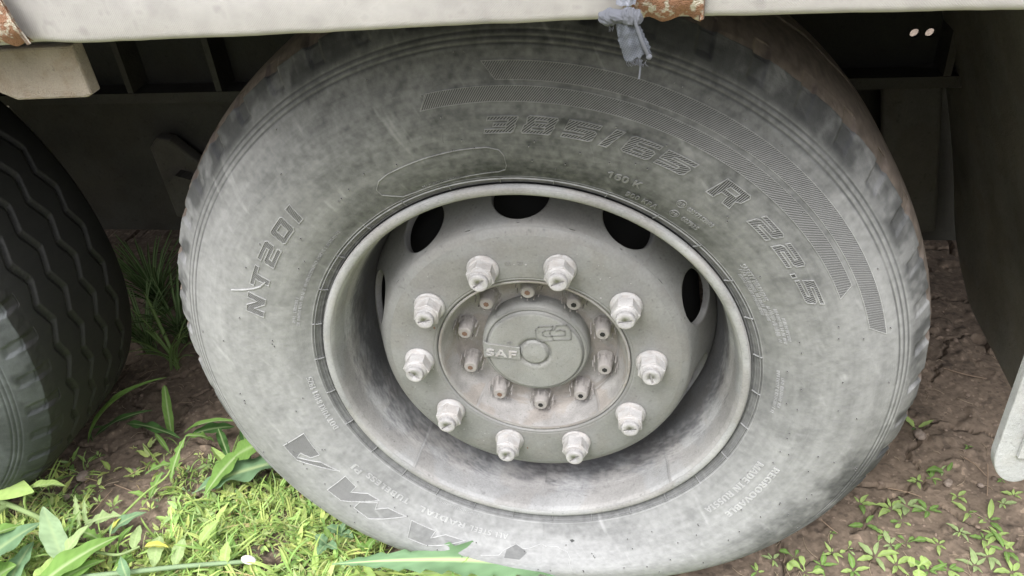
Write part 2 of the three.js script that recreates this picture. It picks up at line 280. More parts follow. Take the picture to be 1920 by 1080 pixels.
const [mapDusty, mapRib, mapClean] = (() => {
  const D = [0, 1, 2].map(() => new Uint8Array(TN * TN * 4)), put = (d, k, a) => { d[k] = toS(a[0]); d[k + 1] = toS(a[1]); d[k + 2] = toS(a[2]); d[k + 3] = 255; };
  for (let j = 0; j < TN; j++) for (let i = 0; i < TN; i++) {
    const k = (j * TN + i) * 4, x = ((i + 0.5) / TN - 0.5) * 1.14, y = ((j + 0.5) / TN - 0.5) * 1.14, r = Math.hypot(x, y);
    if (r < 0.27 || r > 0.568) continue;
    const deg = Math.atan2(x, y) * 57.29578, ax = x + 3, ay = y + 3;
    const big = fbm(ax * 6, ay * 6, 3, 21), mid = fbm(ax * 24, ay * 24, 4, 31), fine = fbm(ax * 150, ay * 150, 3, 41), str = fbm(ax * 60 - ay * 40, ay * 14 + ax * 10, 3, 51), ring = fbm(r * 240, deg * 0.12 + 40, 3, 55);
    const spk = fbm(ax * 65, ay * 65, 2, 45), scr = scratch[((TN - 1 - j) * TN + i) * 4] / 255 - 0.5;
    const wipe = fbm(r * 55 + 10, deg * 0.055 + 60, 4, 57), slow = fbm(ax * 3.2, ay * 3.2, 2, 23);
    let dustShade = 0.58 + 0.24 * (slow - 0.5) + 0.06 * (big - 0.5) + 0.04 * (mid - 0.5) + 0.26 * (fine - 0.5) + 0.07 * (spk - 0.5) + 0.12 * (str - 0.5) + 0.12 * (ring - 0.5) + 0.20 * (wipe - 0.5) + 0.42 * scr;
    const rub = fbm(ax * 13 + ay * 6, ay * 9 - ax * 8, 4, 61);                 // rubbed, smeared places
    dustShade -= 0.46 * Math.exp(-Math.pow((deg - 118) / 28, 2)) * ss(0.385, 0.45, r) * ss(0.40, 0.66, rub);
    dustShade -= 0.10 * ss(0.58, 0.74, fbm(ax * 9 + 20, ay * 16, 4, 63));
    dustShade += 0.12 * Math.exp(-Math.pow((deg + 85) / 38, 2)) + 0.10 * Math.exp(-Math.pow((deg - 78) / 22, 2)) * ss(0.41, 0.45, r);
    dustShade -= 0.40 * Math.exp(-Math.pow((deg - 4) / 56, 2)) * (0.75 + 0.5 * slow); dustShade += 0.10 * ss(60, 150, Math.abs(deg));                           // curtain shade at the top and lighter lower wall, painted into the tone
    dustShade -= 0.10 * (1 - ss(0.315, 0.36, r));
    const sh = ss(0.487, 0.497, r), worn = ss(0.40, 0.60, fbm(ax * 30, ay * 30, 4, 71) * 0.6 + 0.4 * fbm(deg * 0.3 + 50, r * 40, 3, 81));
    dustShade = mix(dustShade, dustShade * mix(0.88, 0.26, worn), sh);
    const gl = Math.min(Math.abs(r - 0.4765), Math.abs(r - 0.4825), Math.abs(r - 0.4885)); dustShade *= 1 - 0.55 * (1 - ss(0.0005, 0.0016, gl)) * (0.5 + 0.9 * mid);
    dustShade = mix(dustShade, 0.18 + 0.25 * fine, ss(0.2995, 0.301, r) * (1 - ss(0.3105, 0.313, r)));
    const sc = fbm(ax * 70 + ay * 34, ay * 20, 3, 91); if (sc > 0.72) dustShade += (sc - 0.72) * 1.1;
    const m = mask[((TN - 1 - j) * TN + i) * 4] / 255, tr = ss(0.5195, 0.5225, r), td = 0.55 + 0.9 * fbm(deg * 1.2 + 400, r * 420, 3, 101);
    const col = (d, dirt, kk) => { d = Math.min(1.15, Math.max(0, d)); return [mix(mix(0.030, 0.375, d), 0.165 * td * kk, tr * dirt), mix(mix(0.032, 0.380, d), 0.135 * td * kk, tr * dirt), mix(mix(0.032, 0.374, d), 0.11 * td * kk, tr * dirt)]; };
    put(D[0], k, col(dustShade * (1 - 0.92 * m), 1, 1)); put(D[1], k, col(dustShade * 1.1 + 0.20, 1, 1));
    const treadShade = mix(1, .48, tr), c = col(dustShade * 0.34 * (1 - 0.92 * tr), 0.35, 0.3); put(D[2], k, [c[0] * 0.86 * treadShade, c[1] * 0.93 * treadShade, c[2] * 0.95 * treadShade]);  // left tyre: tread darkened further for the shadow it sits in
  }
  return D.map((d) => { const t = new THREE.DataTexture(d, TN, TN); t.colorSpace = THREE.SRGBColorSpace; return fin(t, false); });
})();
const grain = grayTex(512, (u, v) => 0.6 * tfbm(u, v, 24, 4, 3) + 0.4 * tnoise(u, v, 190, 8));
const rep = (t, k) => { const c = t.clone(); c.repeat.set(k, k); c.needsUpdate = true; return c; };
const M = {};
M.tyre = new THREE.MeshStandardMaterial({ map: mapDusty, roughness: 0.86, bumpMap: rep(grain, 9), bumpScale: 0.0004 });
M.tyreClean = new THREE.MeshStandardMaterial({ map: mapClean, roughness: 0.7, bumpMap: rep(grain, 9), bumpScale: 0.0004 });
M.rib = new THREE.MeshStandardMaterial({ map: mapRib, roughness: 0.85 }); M.ribDim = M.rib; M.hatch = new THREE.MeshStandardMaterial({ color: new THREE.Color().setRGB(0.20, 0.202, 0.197), roughness: 0.9 });
const dustPaint = (c, k, s, brown = 0) => colorTex(512, (u, v) => {
  const n = tfbm(u, v, 5, 5, s), f = tnoise(u, v, 170, s + 5), sp = tfbm(u, v, 60, 3, s + 9); let q = 1 + k * (n - 0.5) * 2 + 0.16 * (f - 0.5); if (sp > 0.7) q *= 1 - (sp - 0.7) * 1.6;
  const b = brown * ss(0.45, 0.65, tfbm(u, v, 7, 4, s + 20));
  return [c[0] * q * (1 - b * 0.25), c[1] * q * (1 - b * 0.38), c[2] * q * (1 - b * 0.5)];
});
const std = (map, roughness, bump, bs) => new THREE.MeshStandardMaterial({ map, roughness, bumpMap: bump || null, bumpScale: bs || 1 });
M.rim = std(rep(dustPaint([0.262, 0.26, 0.256], 0.36, 200, 0.2), 3), 0.75, rep(grain, 5), 0.0006);
M.rimDustShade = M.rim.clone(); M.rimDustShade.vertexColors = true;
M.disc = std(rep(dustPaint([0.192, 0.194, 0.187], 0.26, 300, 0.15), 3), 0.62, rep(grain, 6), 0.0003);
M.nut = std(rep(dustPaint([0.372, 0.366, 0.358], 0.34, 400, 0.22), 12), 0.85, rep(grain, 14), 0.0008);
M.bolt = std(rep(dustPaint([0.40, 0.385, 0.37], 0.35, 450, 0.4), 14), 0.9, rep(grain, 14), 0.0009);
M.hub = std(rep(dustPaint([0.262, 0.255, 0.243], 0.5, 500, 0.36), 5), 0.9, rep(grain, 6), 0.0008);
M.cap = std(rep(dustPaint([0.215, 0.218, 0.206], 0.22, 600, 0.1), 6), 0.8, rep(grain, 9), 0.0008);
M.rust = new THREE.MeshStandardMaterial({ color: new THREE.Color().setRGB(0.14, 0.085, 0.058), roughness: 0.95 });
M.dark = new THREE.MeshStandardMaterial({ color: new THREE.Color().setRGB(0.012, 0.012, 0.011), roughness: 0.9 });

// ---------------------------------------------------------------- the wheel in the middle
const wheel = thing('trailer_wheel', 'large dusty wheel with grey rim, ten nuts and raised lettering 385/65 R 22.5', 'wheel');
const tyreGeo = tyreGeometry(1500, 2);
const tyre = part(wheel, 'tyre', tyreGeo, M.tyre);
const HATCH = [], hatching = (g) => HATCH.push(g);   // fine ribs inside letters and bands, past counting
for (const g of SIZE) { const t = [], l = placed(g); ribs(l, 0.0014, 0.0010, t, true); const o = part(tyre, 'size_character', soup(t), M.rib); if (g[0] !== '.') { const h = []; hatch(l, g[0] === 'R' ? 88 : 42, 0.0025, 0.0009, 0.0006, h); hatching(soup(h)); } }
for (const g of MODEL) { const t = [], l = placed(g); ribs(l, 0.0014, 0.0010, t, true); part(tyre, 'model_character', soup(t), M.ribDim); const h = []; hatch(l, 55, 0.0025, 0.0009, 0.0006, h); hatching(soup(h)); }
BRAND.forEach((l, i) => { const t = []; ribs([l], 0.0014, 0.0011, t, true); part(tyre, 'brand_letter', soup(t), M.ribDim); if (i < 2) { const h = []; hatch([l], 20, 0.0022, 0.0008, 0.0005, h); hatching(soup(h)); } });
for (const b of BANDS) {
  const t = [], top = [], bot = []; for (let i = 0; i <= 90; i++) { bot.push([b.r0, mix(b.a[0], b.b[0], i / 90)]); top.push([b.r1, mix(b.a[1], b.b[1], i / 90)]); }
  ribs([bot, top, [bot[0], top[0]], [bot[90], top[90]]], 0.0012, 0.0009, t, false);
  const hb = [], lean = 1.75, pitch = 0.0027 / b.r0 * 57.2958;
  for (let a = Math.min(...b.a) - lean; a < Math.max(...b.b); a += pitch) {   // each rib leans forward and is cut by the slanted ends
    let t0 = 0.03, t1 = 0.97; const f = (e, s) => { const g0 = s * (a - e[0]), g1 = s * (a + lean - e[1]); if (g0 < 0 && g1 < 0) t1 = -1; else if (g0 < 0) t0 = Math.max(t0, g0 / (g0 - g1)); else if (g1 < 0) t1 = Math.min(t1, g0 / (g0 - g1)); };
    f(b.a, 1); f(b.b, -1); if (t1 - t0 > 0.08) ribs([[[mix(b.r0, b.r1, t0), a + lean * t0], [mix(b.r0, b.r1, t1), a + lean * t1]]], 0.0011, 0.0007, hb, false);
  }
  hatching(soup(hb)); part(tyre, 'band_outline', soup(t), M.rib);
}
part(tyre, 'fine_hatching', merge(HATCH), M.hatch).userData.kind = 'stuff';
{ const t = []; ribs([CARTOUCHE], 0.0013, 0.0009, t, true); part(tyre, 'label_outline', soup(t), M.ribDim); }
{ const t = []; ribs([EMBLEM], 0.0012, 0.0009, t, false); part(tyre, 'emblem_outline', soup(t), M.ribDim); }
{ const t = []; for (let a = -3; a < 357; a += 12) ribs([[[0.303, a], [0.313, a + 0.25]]], 0.0008, 0.0017, t, false); ribs([[[0.3285, 9.2], [0.3325, 9.2]]], 0.0008, 0.0008, t, false); part(tyre, 'mould_tick', soup(t), M.ribDim).userData.kind = 'stuff'; }
{ const t = []; for (const q of [0.3138, 0.3105]) { const l = []; for (let i = 0; i < 240; i++) l.push([q, i * 1.5]); ribs([l], 0.0008, q > 0.312 ? 0.0006 : 0.0016, t, true); } part(tyre, 'bead_line', soup(t), M.ribDim); }
{ const t = []; ribs([[[0.4197, -67.82], [0.4055, -66.91], [0.3920, -65.79], [0.3840, -64.79], [0.3795, -63.38]]], 0.0022, 0.0014, t, false); part(tyre, 'scar', soup(t), M.ribDim); }
for (const [s, r, a, b, h] of [
  ['160 K', .3385, 19.2, 26, .0098], ['900 KPA', .3195, 24.4, 31.6, .0072], ['020171 S2WR2', .3435, 36.2, 42.4, .0058], ['007925', .3265, 37, 41.2, .0062], ['E8', .3445, 33.9, 35.3, .0045], ['E8', .3262, 34.5, 35.9, .0045],
  ['SAFETY WARNING', .3345, 53.4, 64, .0064], ['MADE IN RUSSIA', .3435, 112.3, 133.5, .0092], ['REGROOVABLE', .3645, 111.5, 130.2, .0092], ['TUBELESS', .3365, 218.6, 232.8, .0088], ['RADIAL', .3365, 201.6, 215.2, .0088], ['ALL STEEL', .3365, 189.4, 200.2, .0088], ['PJ', .342, 234.4, 237.4, .0085], ['DOT YUKI 8101 1925', .3225, 249.5, 268, .0078],
]) part(tyre, 'small_lettering', wallText(s, r, a, b, h), M.ribDim);
for (const [r, a] of [[.347, 34.6], [.3287, 35.2]]) { const t = [], l = []; for (let i = 0; i < 28; i++) { const q = i / 28 * 6.283; l.push([r + 0.0056 * Math.sin(q), a + 0.0056 * Math.cos(q) / r * 57.3]); } ribs([l], 0.0009, 0.0009, t, true); part(tyre, 'approval_ring', soup(t), M.ribDim); }
{ // rows of moulded lettering too small to read, and the rubber nibs
  const t = [], q = rng(5);
  const row = (r, a0, a1) => { let a = a0; while (a < a1) { const w = 0.25 + 0.3 * q(), y = 0.0035; if (q() < 0.85) { ribs([[[r, a], [r + y, a + 0.1]]], 0.0007, 0.0007, t, false); if (q() < 0.7) ribs([[[r + y * q(), a], [r + y * q(), a + w * 0.7]]], 0.0007, 0.0006, t, false); } a += w; } };
  for (let i = 0; i < 5; i++) row(0.3305 - i * 0.0005 + 0.0001, 55 + i, 55.5 + i); 
  row(.3295, 54.5, 70); row(.3245, 55.5, 68); row(.3345, 65.5, 74); row(.336, 67, 75.5); row(.3415, 66.5, 76); row(.347, 69, 75); row(.3295, 84, 97); row(.335, 86, 95); row(.3285, -75, -43); row(.334, -74, -66); row(.3165, 198, 213); row(.3185, -20, -9);
  part(tyre, 'fine_print', soup(t), M.ribDim).userData.kind = 'stuff';
  const nib = [], cyl = new THREE.CylinderGeometry(0.0007, 0.0009, 0.003, 5);
  for (let i = 0; i < 150; i++) { const r = [.345, .362, .372, .405, .432, .468][Math.floor(q() * 6)] + (q() - .5) * 0.006, a = q() * 360, p = onWall(r, a, 0.0006), p2 = onWall(r, a, 0.003), g = cyl.clone(); g.applyQuaternion(new THREE.Quaternion().setFromUnitVectors(V(0, 1, 0), p2.clone().sub(p).normalize())); g.translate(p.x, p.y, p.z); nib.push(g); }
  part(tyre, 'rubber_nib', merge(nib), M.ribDim).userData.kind = 'stuff';
}
const up = (g) => { g.translate(0, HUB, 0); return g; };
// rim: flange, bead seat, well
const rimProf = [[.2845, -.016], [.2955, -.0105], [.2985, -.0065], [.2988, -.002], [.2972, .0012], [.2945, .0025], [.2905, .0022], [.287, .0003], [.2842, -.0045], [.2825, -.011], [.2812, -.02], [.2795, -.036], [.2775, -.042], [.2745, -.052], [.273, -.07], [.2705, -.09], [.268, -.112], [.264, -.128], [.2605, -.145], [.259, -.22], [.27, -.30], [.2985, -.318]];
const rimPts = new THREE.SplineCurve(rimProf.map((p) => new THREE.Vector2(...p))).getPoints(105).map((p) => [p.x, p.y]);
const rimGeo = lathe(rimPts, 256);
{ // road dust cakes the outer part of the barrel with a ragged, speckled edge; further in, barer paint and recess shade painted into the colour
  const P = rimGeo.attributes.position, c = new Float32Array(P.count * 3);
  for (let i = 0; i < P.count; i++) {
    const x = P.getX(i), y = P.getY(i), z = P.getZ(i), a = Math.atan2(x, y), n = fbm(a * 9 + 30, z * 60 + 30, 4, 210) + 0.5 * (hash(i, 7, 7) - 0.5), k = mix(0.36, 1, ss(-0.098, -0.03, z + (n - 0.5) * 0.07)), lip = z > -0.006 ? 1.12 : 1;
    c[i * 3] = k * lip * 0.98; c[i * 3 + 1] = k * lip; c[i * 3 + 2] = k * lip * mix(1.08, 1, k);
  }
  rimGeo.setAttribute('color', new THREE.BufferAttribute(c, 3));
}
const rim = part(wheel, 'rim', up(rimGeo), M.rimDustShade);
// dirt clods and paint chips stuck along the rim
{ const q = rng(77), l = []; for (let i = 0; i < 110; i++) { const a = 150 + 100 * q(), s = 0.0006 + 0.0016 * q() * q(), g = new THREE.IcosahedronGeometry(s, 0); g.scale(1.5, 0.8, 0.6); const r = 0.2826 - 0.0015 * q(); g.rotateZ(q() * 6); g.translate(r * Math.sin(R(a)), r * Math.cos(R(a)) + HUB, -0.012 - 0.02 * q()); l.push(g); } part(rim, 'mud_crumb', merge(l), M.rim).userData.kind = 'stuff'; }
// disc with ten hand holes
{
  const front = [[.1395, -.0335], [.1402, -.0312], [.142, -.0302], [.1432, -.0304], [.1438, -.0312], [.1446, -.0304], [.146, -.030], [.19, -.0298], [.2, -.0305], [.209, -.0325], [.2165, -.036], [.2218, -.041], [.2266, -.05], [.2332, -.065], [.2398, -.08], [.2487, -.10], [.2572, -.12], [.261, -.132]];
  const curve = new THREE.SplineCurve(front.slice(9).map((p) => new THREE.Vector2(...p))), T = 0.0095, NS = 10;
  const L = curve.getLength(), at = (s, a, d) => { const p = curve.getPointAt(Math.min(1, Math.max(0, s / L))), t = curve.getTangentAt(Math.min(1, Math.max(0, s / L))), r = p.x + t.y * d, z = p.y - t.x * d; return V(r * Math.sin(a), r * Math.cos(a) + HUB, z); };
  let sc = 0; while (curve.getPointAt(sc / L).y > -0.0835) sc += 0.0005;      // middle of the hand holes
  const rh = 0.0392, half = 0.046, rm = 0.241, tri = [], quad = (a, b, c, d) => tri.push(a, b, c, b, d, c);
  for (let k = 0; k < 10; k++) {
    const mid = R(-1.8 + 36 * k), M2 = 7, ring = [[], []], cor = Math.atan2(half, R(18) * rm), F = []; for (let q = 0; q < 64; q++) F.push(q / 64 * Math.PI * 2); F.push(cor, Math.PI - cor, Math.PI + cor, 2 * Math.PI - cor); F.sort((a, b) => a - b); F.push(F[0]); const K = F.length - 1;
    for (let q = 0; q <= K; q++) {
      const f = F[q], cx = Math.cos(f), cy = Math.sin(f), ha = R(18) * rm, m = Math.min(ha / Math.max(1e-6, Math.abs(cx)), half / Math.max(1e-6, Math.abs(cy)));
      for (const w of [0, 1]) { const col = []; for (let e = 0; e <= M2; e++) { const g = e / M2, rr = mix(rh, m, g * g * .5 + g * .5), rim0 = e === 0 ? .0012 : 0; col.push(at(sc + cy * (rr + (w ? 0 : rim0)), mid + cx * (rr + (w ? 0 : rim0)) / rm, w ? T : 0)); } if (!w) col.unshift(at(sc + cy * rh, mid + cx * rh / rm, .0012)); ring[w].push(col); }
    }
    for (let q = 0; q < K; q++) { for (let e = 0; e < M2 + 1; e++) quad(ring[0][q][e], ring[0][q + 1][e], ring[0][q][e + 1], ring[0][q + 1][e + 1]); for (let e = 0; e < M2; e++) quad(ring[1][q][e], ring[1][q][e + 1], ring[1][q + 1][e], ring[1][q + 1][e + 1]); quad(ring[0][q][0], ring[1][q][0], ring[0][q + 1][0], ring[1][q + 1][0]); }
    const strip = (s0, s1, n, d) => { for (let u = 0; u < 14; u++) for (let e = 0; e < n; e++) { const a0 = mid + R(-18 + 36 * u / 14), a1 = mid + R(-18 + 36 * (u + 1) / 14), p = mix(s0, s1, e / n), q = mix(s0, s1, (e + 1) / n); quad(at(p, a0, d), at(p, a1, d), at(q, a0, d), at(q, a1, d)); } };
    strip(0, sc - half, NS, 0); strip(0, sc - half, NS, T); strip(sc + half, L, 8, 0); strip(sc + half, L, 8, T);
  }
  let shell = new THREE.BufferGeometry().setFromPoints(tri); shell = mergeVertices(shell, 2e-5); shell.computeVertexNormals();
  const flat = up(lathe([[.2, -.044], [.1395, -.044], ...front.slice(0, 10)], 200));
  part(wheel, 'wheel_disc', merge([boxUV(shell), flat]), M.disc);
  const st = (s, x, y, h, rot = 0) => { const t = new TextGeometry(s, { font, size: h, depth: 0.0012, curveSegments: 2 }); t.rotateZ(R(rot)); t.translate(x, y + HUB, -0.0303); return t; };
  const sp = rng(19), bits = []; for (let i = 0; i < 46; i++) { const a = sp() * 6.283, r = .15 + .05 * sp(), q = .0004 + .0011 * sp() * sp(), g = new THREE.IcosahedronGeometry(q, 0); g.scale(1.3, 1, .4); g.translate(r * Math.sin(a), r * Math.cos(a) + HUB, -.0298); bits.push(g); }
  part(wheel, 'lime_speck', merge(bits), M.nut).userData.kind = 'stuff';
  const rs = new THREE.IcosahedronGeometry(.0022, 1); rs.scale(.8, 1.2, .25); for (const [x, y] of [[-.1375, .055], [.166, -.03], [-.02, -.178]]) { const g = rs.clone(); g.translate(x, y + HUB, -.0302); part(wheel, 'rust_spot', boxUV(g), M.rust); }
  part(wheel, 'disc_stamp', merge([st('05', -.0275, .164, .0058), st('23', -.0105, .165, .0058)]), M.disc);
}
// hub flange inside the bore, its ten bolts and the cap
part(wheel, 'hub_flange', up(lathe([[.1393, -.043], [.139, -.0335], [.1378, -.0322], [.1352, -.0322], [.1335, -.0335], [.1322, -.038], [.131, -.048], [.128, -.058], [.123, -.068], [.117, -.076], [.112, -.0785], [.09, -.08], [.083, -.082], [.06, -.083]], 128)), M.hub);
{
  const cap = part(wheel, 'hub_cap', up(lathe([[.079, -.084], [.0792, -.068], [.0784, -.061], [.0768, -.0565], [.0742, -.054], [.0722, -.0545], [.0712, -.0565], [.0704, -.0562], [.0695, -.0515], [.0682, -.0498], [.066, -.0492], [.03, -.0482], [.026, -.0485], [.0238, -.0505], [.0222, -.0525], [.0208, -.0512], [.0192, -.0475], [.0165, -.0462], [.0, -.0455]], 96)), M.cap);
  const plate = new THREE.Shape([[-.0745, -.0095], [-.0215, -.0135], [-.0215, .0085], [-.066, .0135], [-.0735, .018]].map((p) => new THREE.Vector2(...p)));
  const pg = new THREE.ExtrudeGeometry(plate, { depth: 0.002, bevelEnabled: true, bevelSize: 0.0006, bevelThickness: 0.0006, bevelSegments: 1 }); pg.translate(0, HUB, -0.0496);
  part(cap, 'maker_plate', boxUV(pg), M.cap);
  const lt = (s, x, y, h, z, sx, rot) => { const t = new TextGeometry(s, { font, size: h, depth: 0.0022, curveSegments: 3 }); t.scale(sx, 1, 1); t.rotateZ(R(rot)); t.translate(x, y + HUB, z); return t; };
  part(cap, 'maker_lettering', lt('SAF', -.0725, -.0055, .0122, -.0472, 1.62, -5), M.nut);
  const logo = []; const outl = (pts, w) => { for (let i = 0; i < pts.length - 1; i++) { const [x0, y0] = pts[i], [x1, y1] = pts[i + 1], L = Math.hypot(x1 - x0, y1 - y0), b = new THREE.BoxGeometry(L + w, w, 0.0016); b.rotateZ(Math.atan2(y1 - y0, x1 - x0)); b.translate((x0 + x1) / 2, (y0 + y1) / 2 + HUB, -0.0484); logo.push(b); } };
  const L = (s) => s.split(' ').map((p) => { const [x, y] = p.split(',').map(Number); return [0.004 + x * 0.05 , 0.021 + y * 0.026 + x * 0.006]; });
  outl(L('.5,1 .1,1 0,.8 0,.2 .12,0 .48,0'), .0014); outl(L('.5,.72 .28,.72 .2,.62 .2,.4 .28,.3 .48,.3'), .0012); outl(L('.5,1 .4,.5 .52,0 1,0 1,.6 .9,1 .62,1 .5,.72'), .0013); outl(L('.48,.3 .84,.3 .84,.6 .7,.7 .58,.62'), .0012);
  part(cap, 'cast_logo', merge(logo), M.cap);
  const wv = []; for (const r of [.0018, .0036, .0054]) { const t = new THREE.TorusGeometry(r, .0006, 4, 12, 1.9); t.rotateZ(Math.PI / 2 - .95); t.translate(-.0345, .0135 + HUB, -.0482); wv.push(t); }
  part(cap, 'wave_mark', merge(wv), M.cap);
  const q = rng(9), hexa = (r0, r1, z0, z1) => { const g = new THREE.CylinderGeometry(r1, r0, z1 - z0, 12); g.rotateX(Math.PI / 2); g.translate(0, 0, (z0 + z1) / 2); return g; };
  const head = merge([hexa(.0140, .0132, -.081, -.071), hexa(.0122, .0100, -.071, -.052), hexa(.0096, .0086, -.052, -.0505)]);
  const ribsG = []; for (let i = 0; i < 12; i++) { const b = new THREE.BoxGeometry(.0016, .0012, .014); b.translate(0, .0122, -.0655); b.rotateX(.09); b.rotateZ(i * Math.PI / 6); ribsG.push(b); }
  const headAll = merge([head, ...ribsG]); const sock = new THREE.CylinderGeometry(.0042, .0036, .0008, 6); sock.rotateX(Math.PI / 2);
  for (let k = 0; k < 10; k++) {
    const t = R(-1.5 + 36 * k + (q() - .5)), b = part(wheel, 'hub_bolt', headAll, M.bolt); b.position.set(.105 * Math.sin(t), .105 * Math.cos(t) + HUB, 0); b.rotation.z = q() * 6;
    const s = part(b, 'socket', sock, [6, 7, 8, 9, 0].includes(k) ? M.rust : M.dark); s.position.set((q() - .5) * .001, 0, -.0502);
  }
}
function shifted(g, k) { const c = g.clone(), u = c.attributes.uv; for (let i = 0; i < u.count; i++) u.setXY(i, u.getX(i) + .037 * k, u.getY(i) + .053 * k); return c; }   // each its own patch of grime
{ // ten wheel nuts with flange washers and slotted studs
  const rc = (prof, s) => lathe(prof, s);
  const washer = rc([[.013, -.0305], [.0218, -.0305], [.0222, -.0285], [.0216, -.0255], [.019, -.0235], [.0165, -.0228], [.013, -.0228]], 28);
  const hexShape = new THREE.Shape(); for (let i = 0; i < 6; i++) { const a = i * Math.PI / 3, x = .0194 * Math.cos(a), y = .0194 * Math.sin(a); i ? hexShape.lineTo(x, y) : hexShape.moveTo(x, y); }
  const hex = new THREE.ExtrudeGeometry(hexShape, { depth: .0165, bevelEnabled: true, bevelSize: .0010, bevelThickness: .0010, bevelSegments: 2, bevelOffset: -.0009 }); hex.translate(0, 0, -.0235);
  const hexAll = merge([boxUV(hex), rc([[.0165, -.0065], [.0155, -.0035], [.0138, -.0022], [.010, -.0022]], 24)]);
  const studB = new Brush(clean(lathe([[0.0002, -.02], [.0125, -.02], [.0125, .0004], [.0131, .001], [.0131, .0034], [.0124, .0052], [.0110, .006], [.0002, .006], [.0002, -.02]], 28))); studB.geometry = mergeVertices(studB.geometry, 1e-6); studB.updateMatrixWorld();
  const slot = new Brush(clean(new THREE.BoxGeometry(.0185, .0034, .005))); slot.position.set(0, 0, .0058); slot.updateMatrixWorld();
  const ev = new Evaluator(); ev.useGroups = false; ev.attributes = ['position', 'normal', 'uv'];
  const stud = boxUV(ev.evaluate(studB, slot, SUBTRACTION).geometry);
  const q = rng(14);
  for (let k = 0; k < 10; k++) {
    const t = R(-19.8 + 36 * k), n = part(wheel, 'wheel_nut', shifted(hexAll, k), M.nut); n.position.set(.1675 * Math.sin(t), .1675 * Math.cos(t) + HUB, 0); n.rotation.z = q() * 6.28;
    part(n, 'washer', shifted(washer, k + 20), M.nut); const s = part(n, 'stud', stud, M.nut); s.rotation.z = q() * 1.2 + .2 - n.rotation.z; if (k === 8 || k === 3) s.rotation.z += 1.2; s.position.z = (q() - .5) * .002;
  }
}
// axle and brake drum behind the wheel
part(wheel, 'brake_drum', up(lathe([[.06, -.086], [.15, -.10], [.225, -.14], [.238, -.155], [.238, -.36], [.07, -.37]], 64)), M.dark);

// the next wheel to the left
const wheel2 = thing('trailer_wheel', 'darker, cleaner neighbouring tyre cut off by the left edge, zigzag tread towards the middle', 'wheel', [-1.335, 0, 0]);
{ const t = part(wheel2, 'tyre', tyreGeometry(900, 0), M.tyreClean); part(wheel2, 'rim', rim.geometry, M.rim); }

// ---------------------------------------------------------------- the trailer
const mapScale = (t, k) => rep(t, k);
const weave = grayTex(256, (u, v) => 0.5 + 0.25 * Math.sin(u * 6.283 * 32) * Math.sin(v * 6.283 * 32) + 0.25 * (tnoise(u, v, 60, 4) - 0.5));
M.tarp = std(mapScale(colorTex(1024, (u, v) => { const n = tfbm(u, v, 5, 5, 700), s = tfbm(u * 1, v, 40, 3, 710), k = 0.82 + 0.34 * (n - 0.5) + 0.25 * (s - 0.5); const d = s > 0.7 ? 1 - (s - 0.7) * 1.2 : 1; return [0.455 * k * d, 0.44 * k * d, 0.425 * k * d]; }), 1.6), 0.8, mapScale(weave, 14), 0.0006);
M.rusty = std(mapScale(colorTex(512, (u, v) => { const n = tfbm(u, v, 6, 5, 720), f = tfbm(u, v, 20, 3, 730), k = ss(0.46, 0.58, n * 0.55 + f * 0.45), g = 0.7 + 0.6 * f; return [mix(0.50, 0.24, k) * g, mix(0.46, 0.125, k) * g, mix(0.38, 0.075, k) * g]; }), 9), 0.9, mapScale(grain, 8), 0.002);
M.board = std(mapScale(dustPaint([0.25, 0.218, 0.178], 0.2, 740, 0.35), 7), 0.95, mapScale(grain, 9), 0.0015);
M.frame = std(mapScale(dustPaint([0.055, 0.053, 0.046], 0.35, 750, 0.3), 2), 0.85, mapScale(grain, 5), 0.001);
M.frameDark = std(mapScale(dustPaint([0.035, 0.035, 0.031], 0.35, 760, 0.3), 2), 0.85, mapScale(grain, 5), 0.001);
M.flap = std(mapScale(dustPaint([0.19, 0.185, 0.165], 0.4, 770, 0.3), 2), 0.8, mapScale(grain, 4), 0.001);
M.flap2 = std(mapScale(dustPaint([0.08, 0.077, 0.068], 0.35, 790, 0.3), 2), 0.85, mapScale(grain, 5), 0.001);
M.galv = std(mapScale(dustPaint([0.40, 0.41, 0.405], 0.22, 780, 0.1), 5), 0.6, mapScale(grain, 9), 0.0012);
const trailer = thing('semi_trailer', 'underside of a grey curtain-sided trailer above the wheels, with hem, brackets and mudflap', 'trailer');
const Y = (h) => h + HUB;
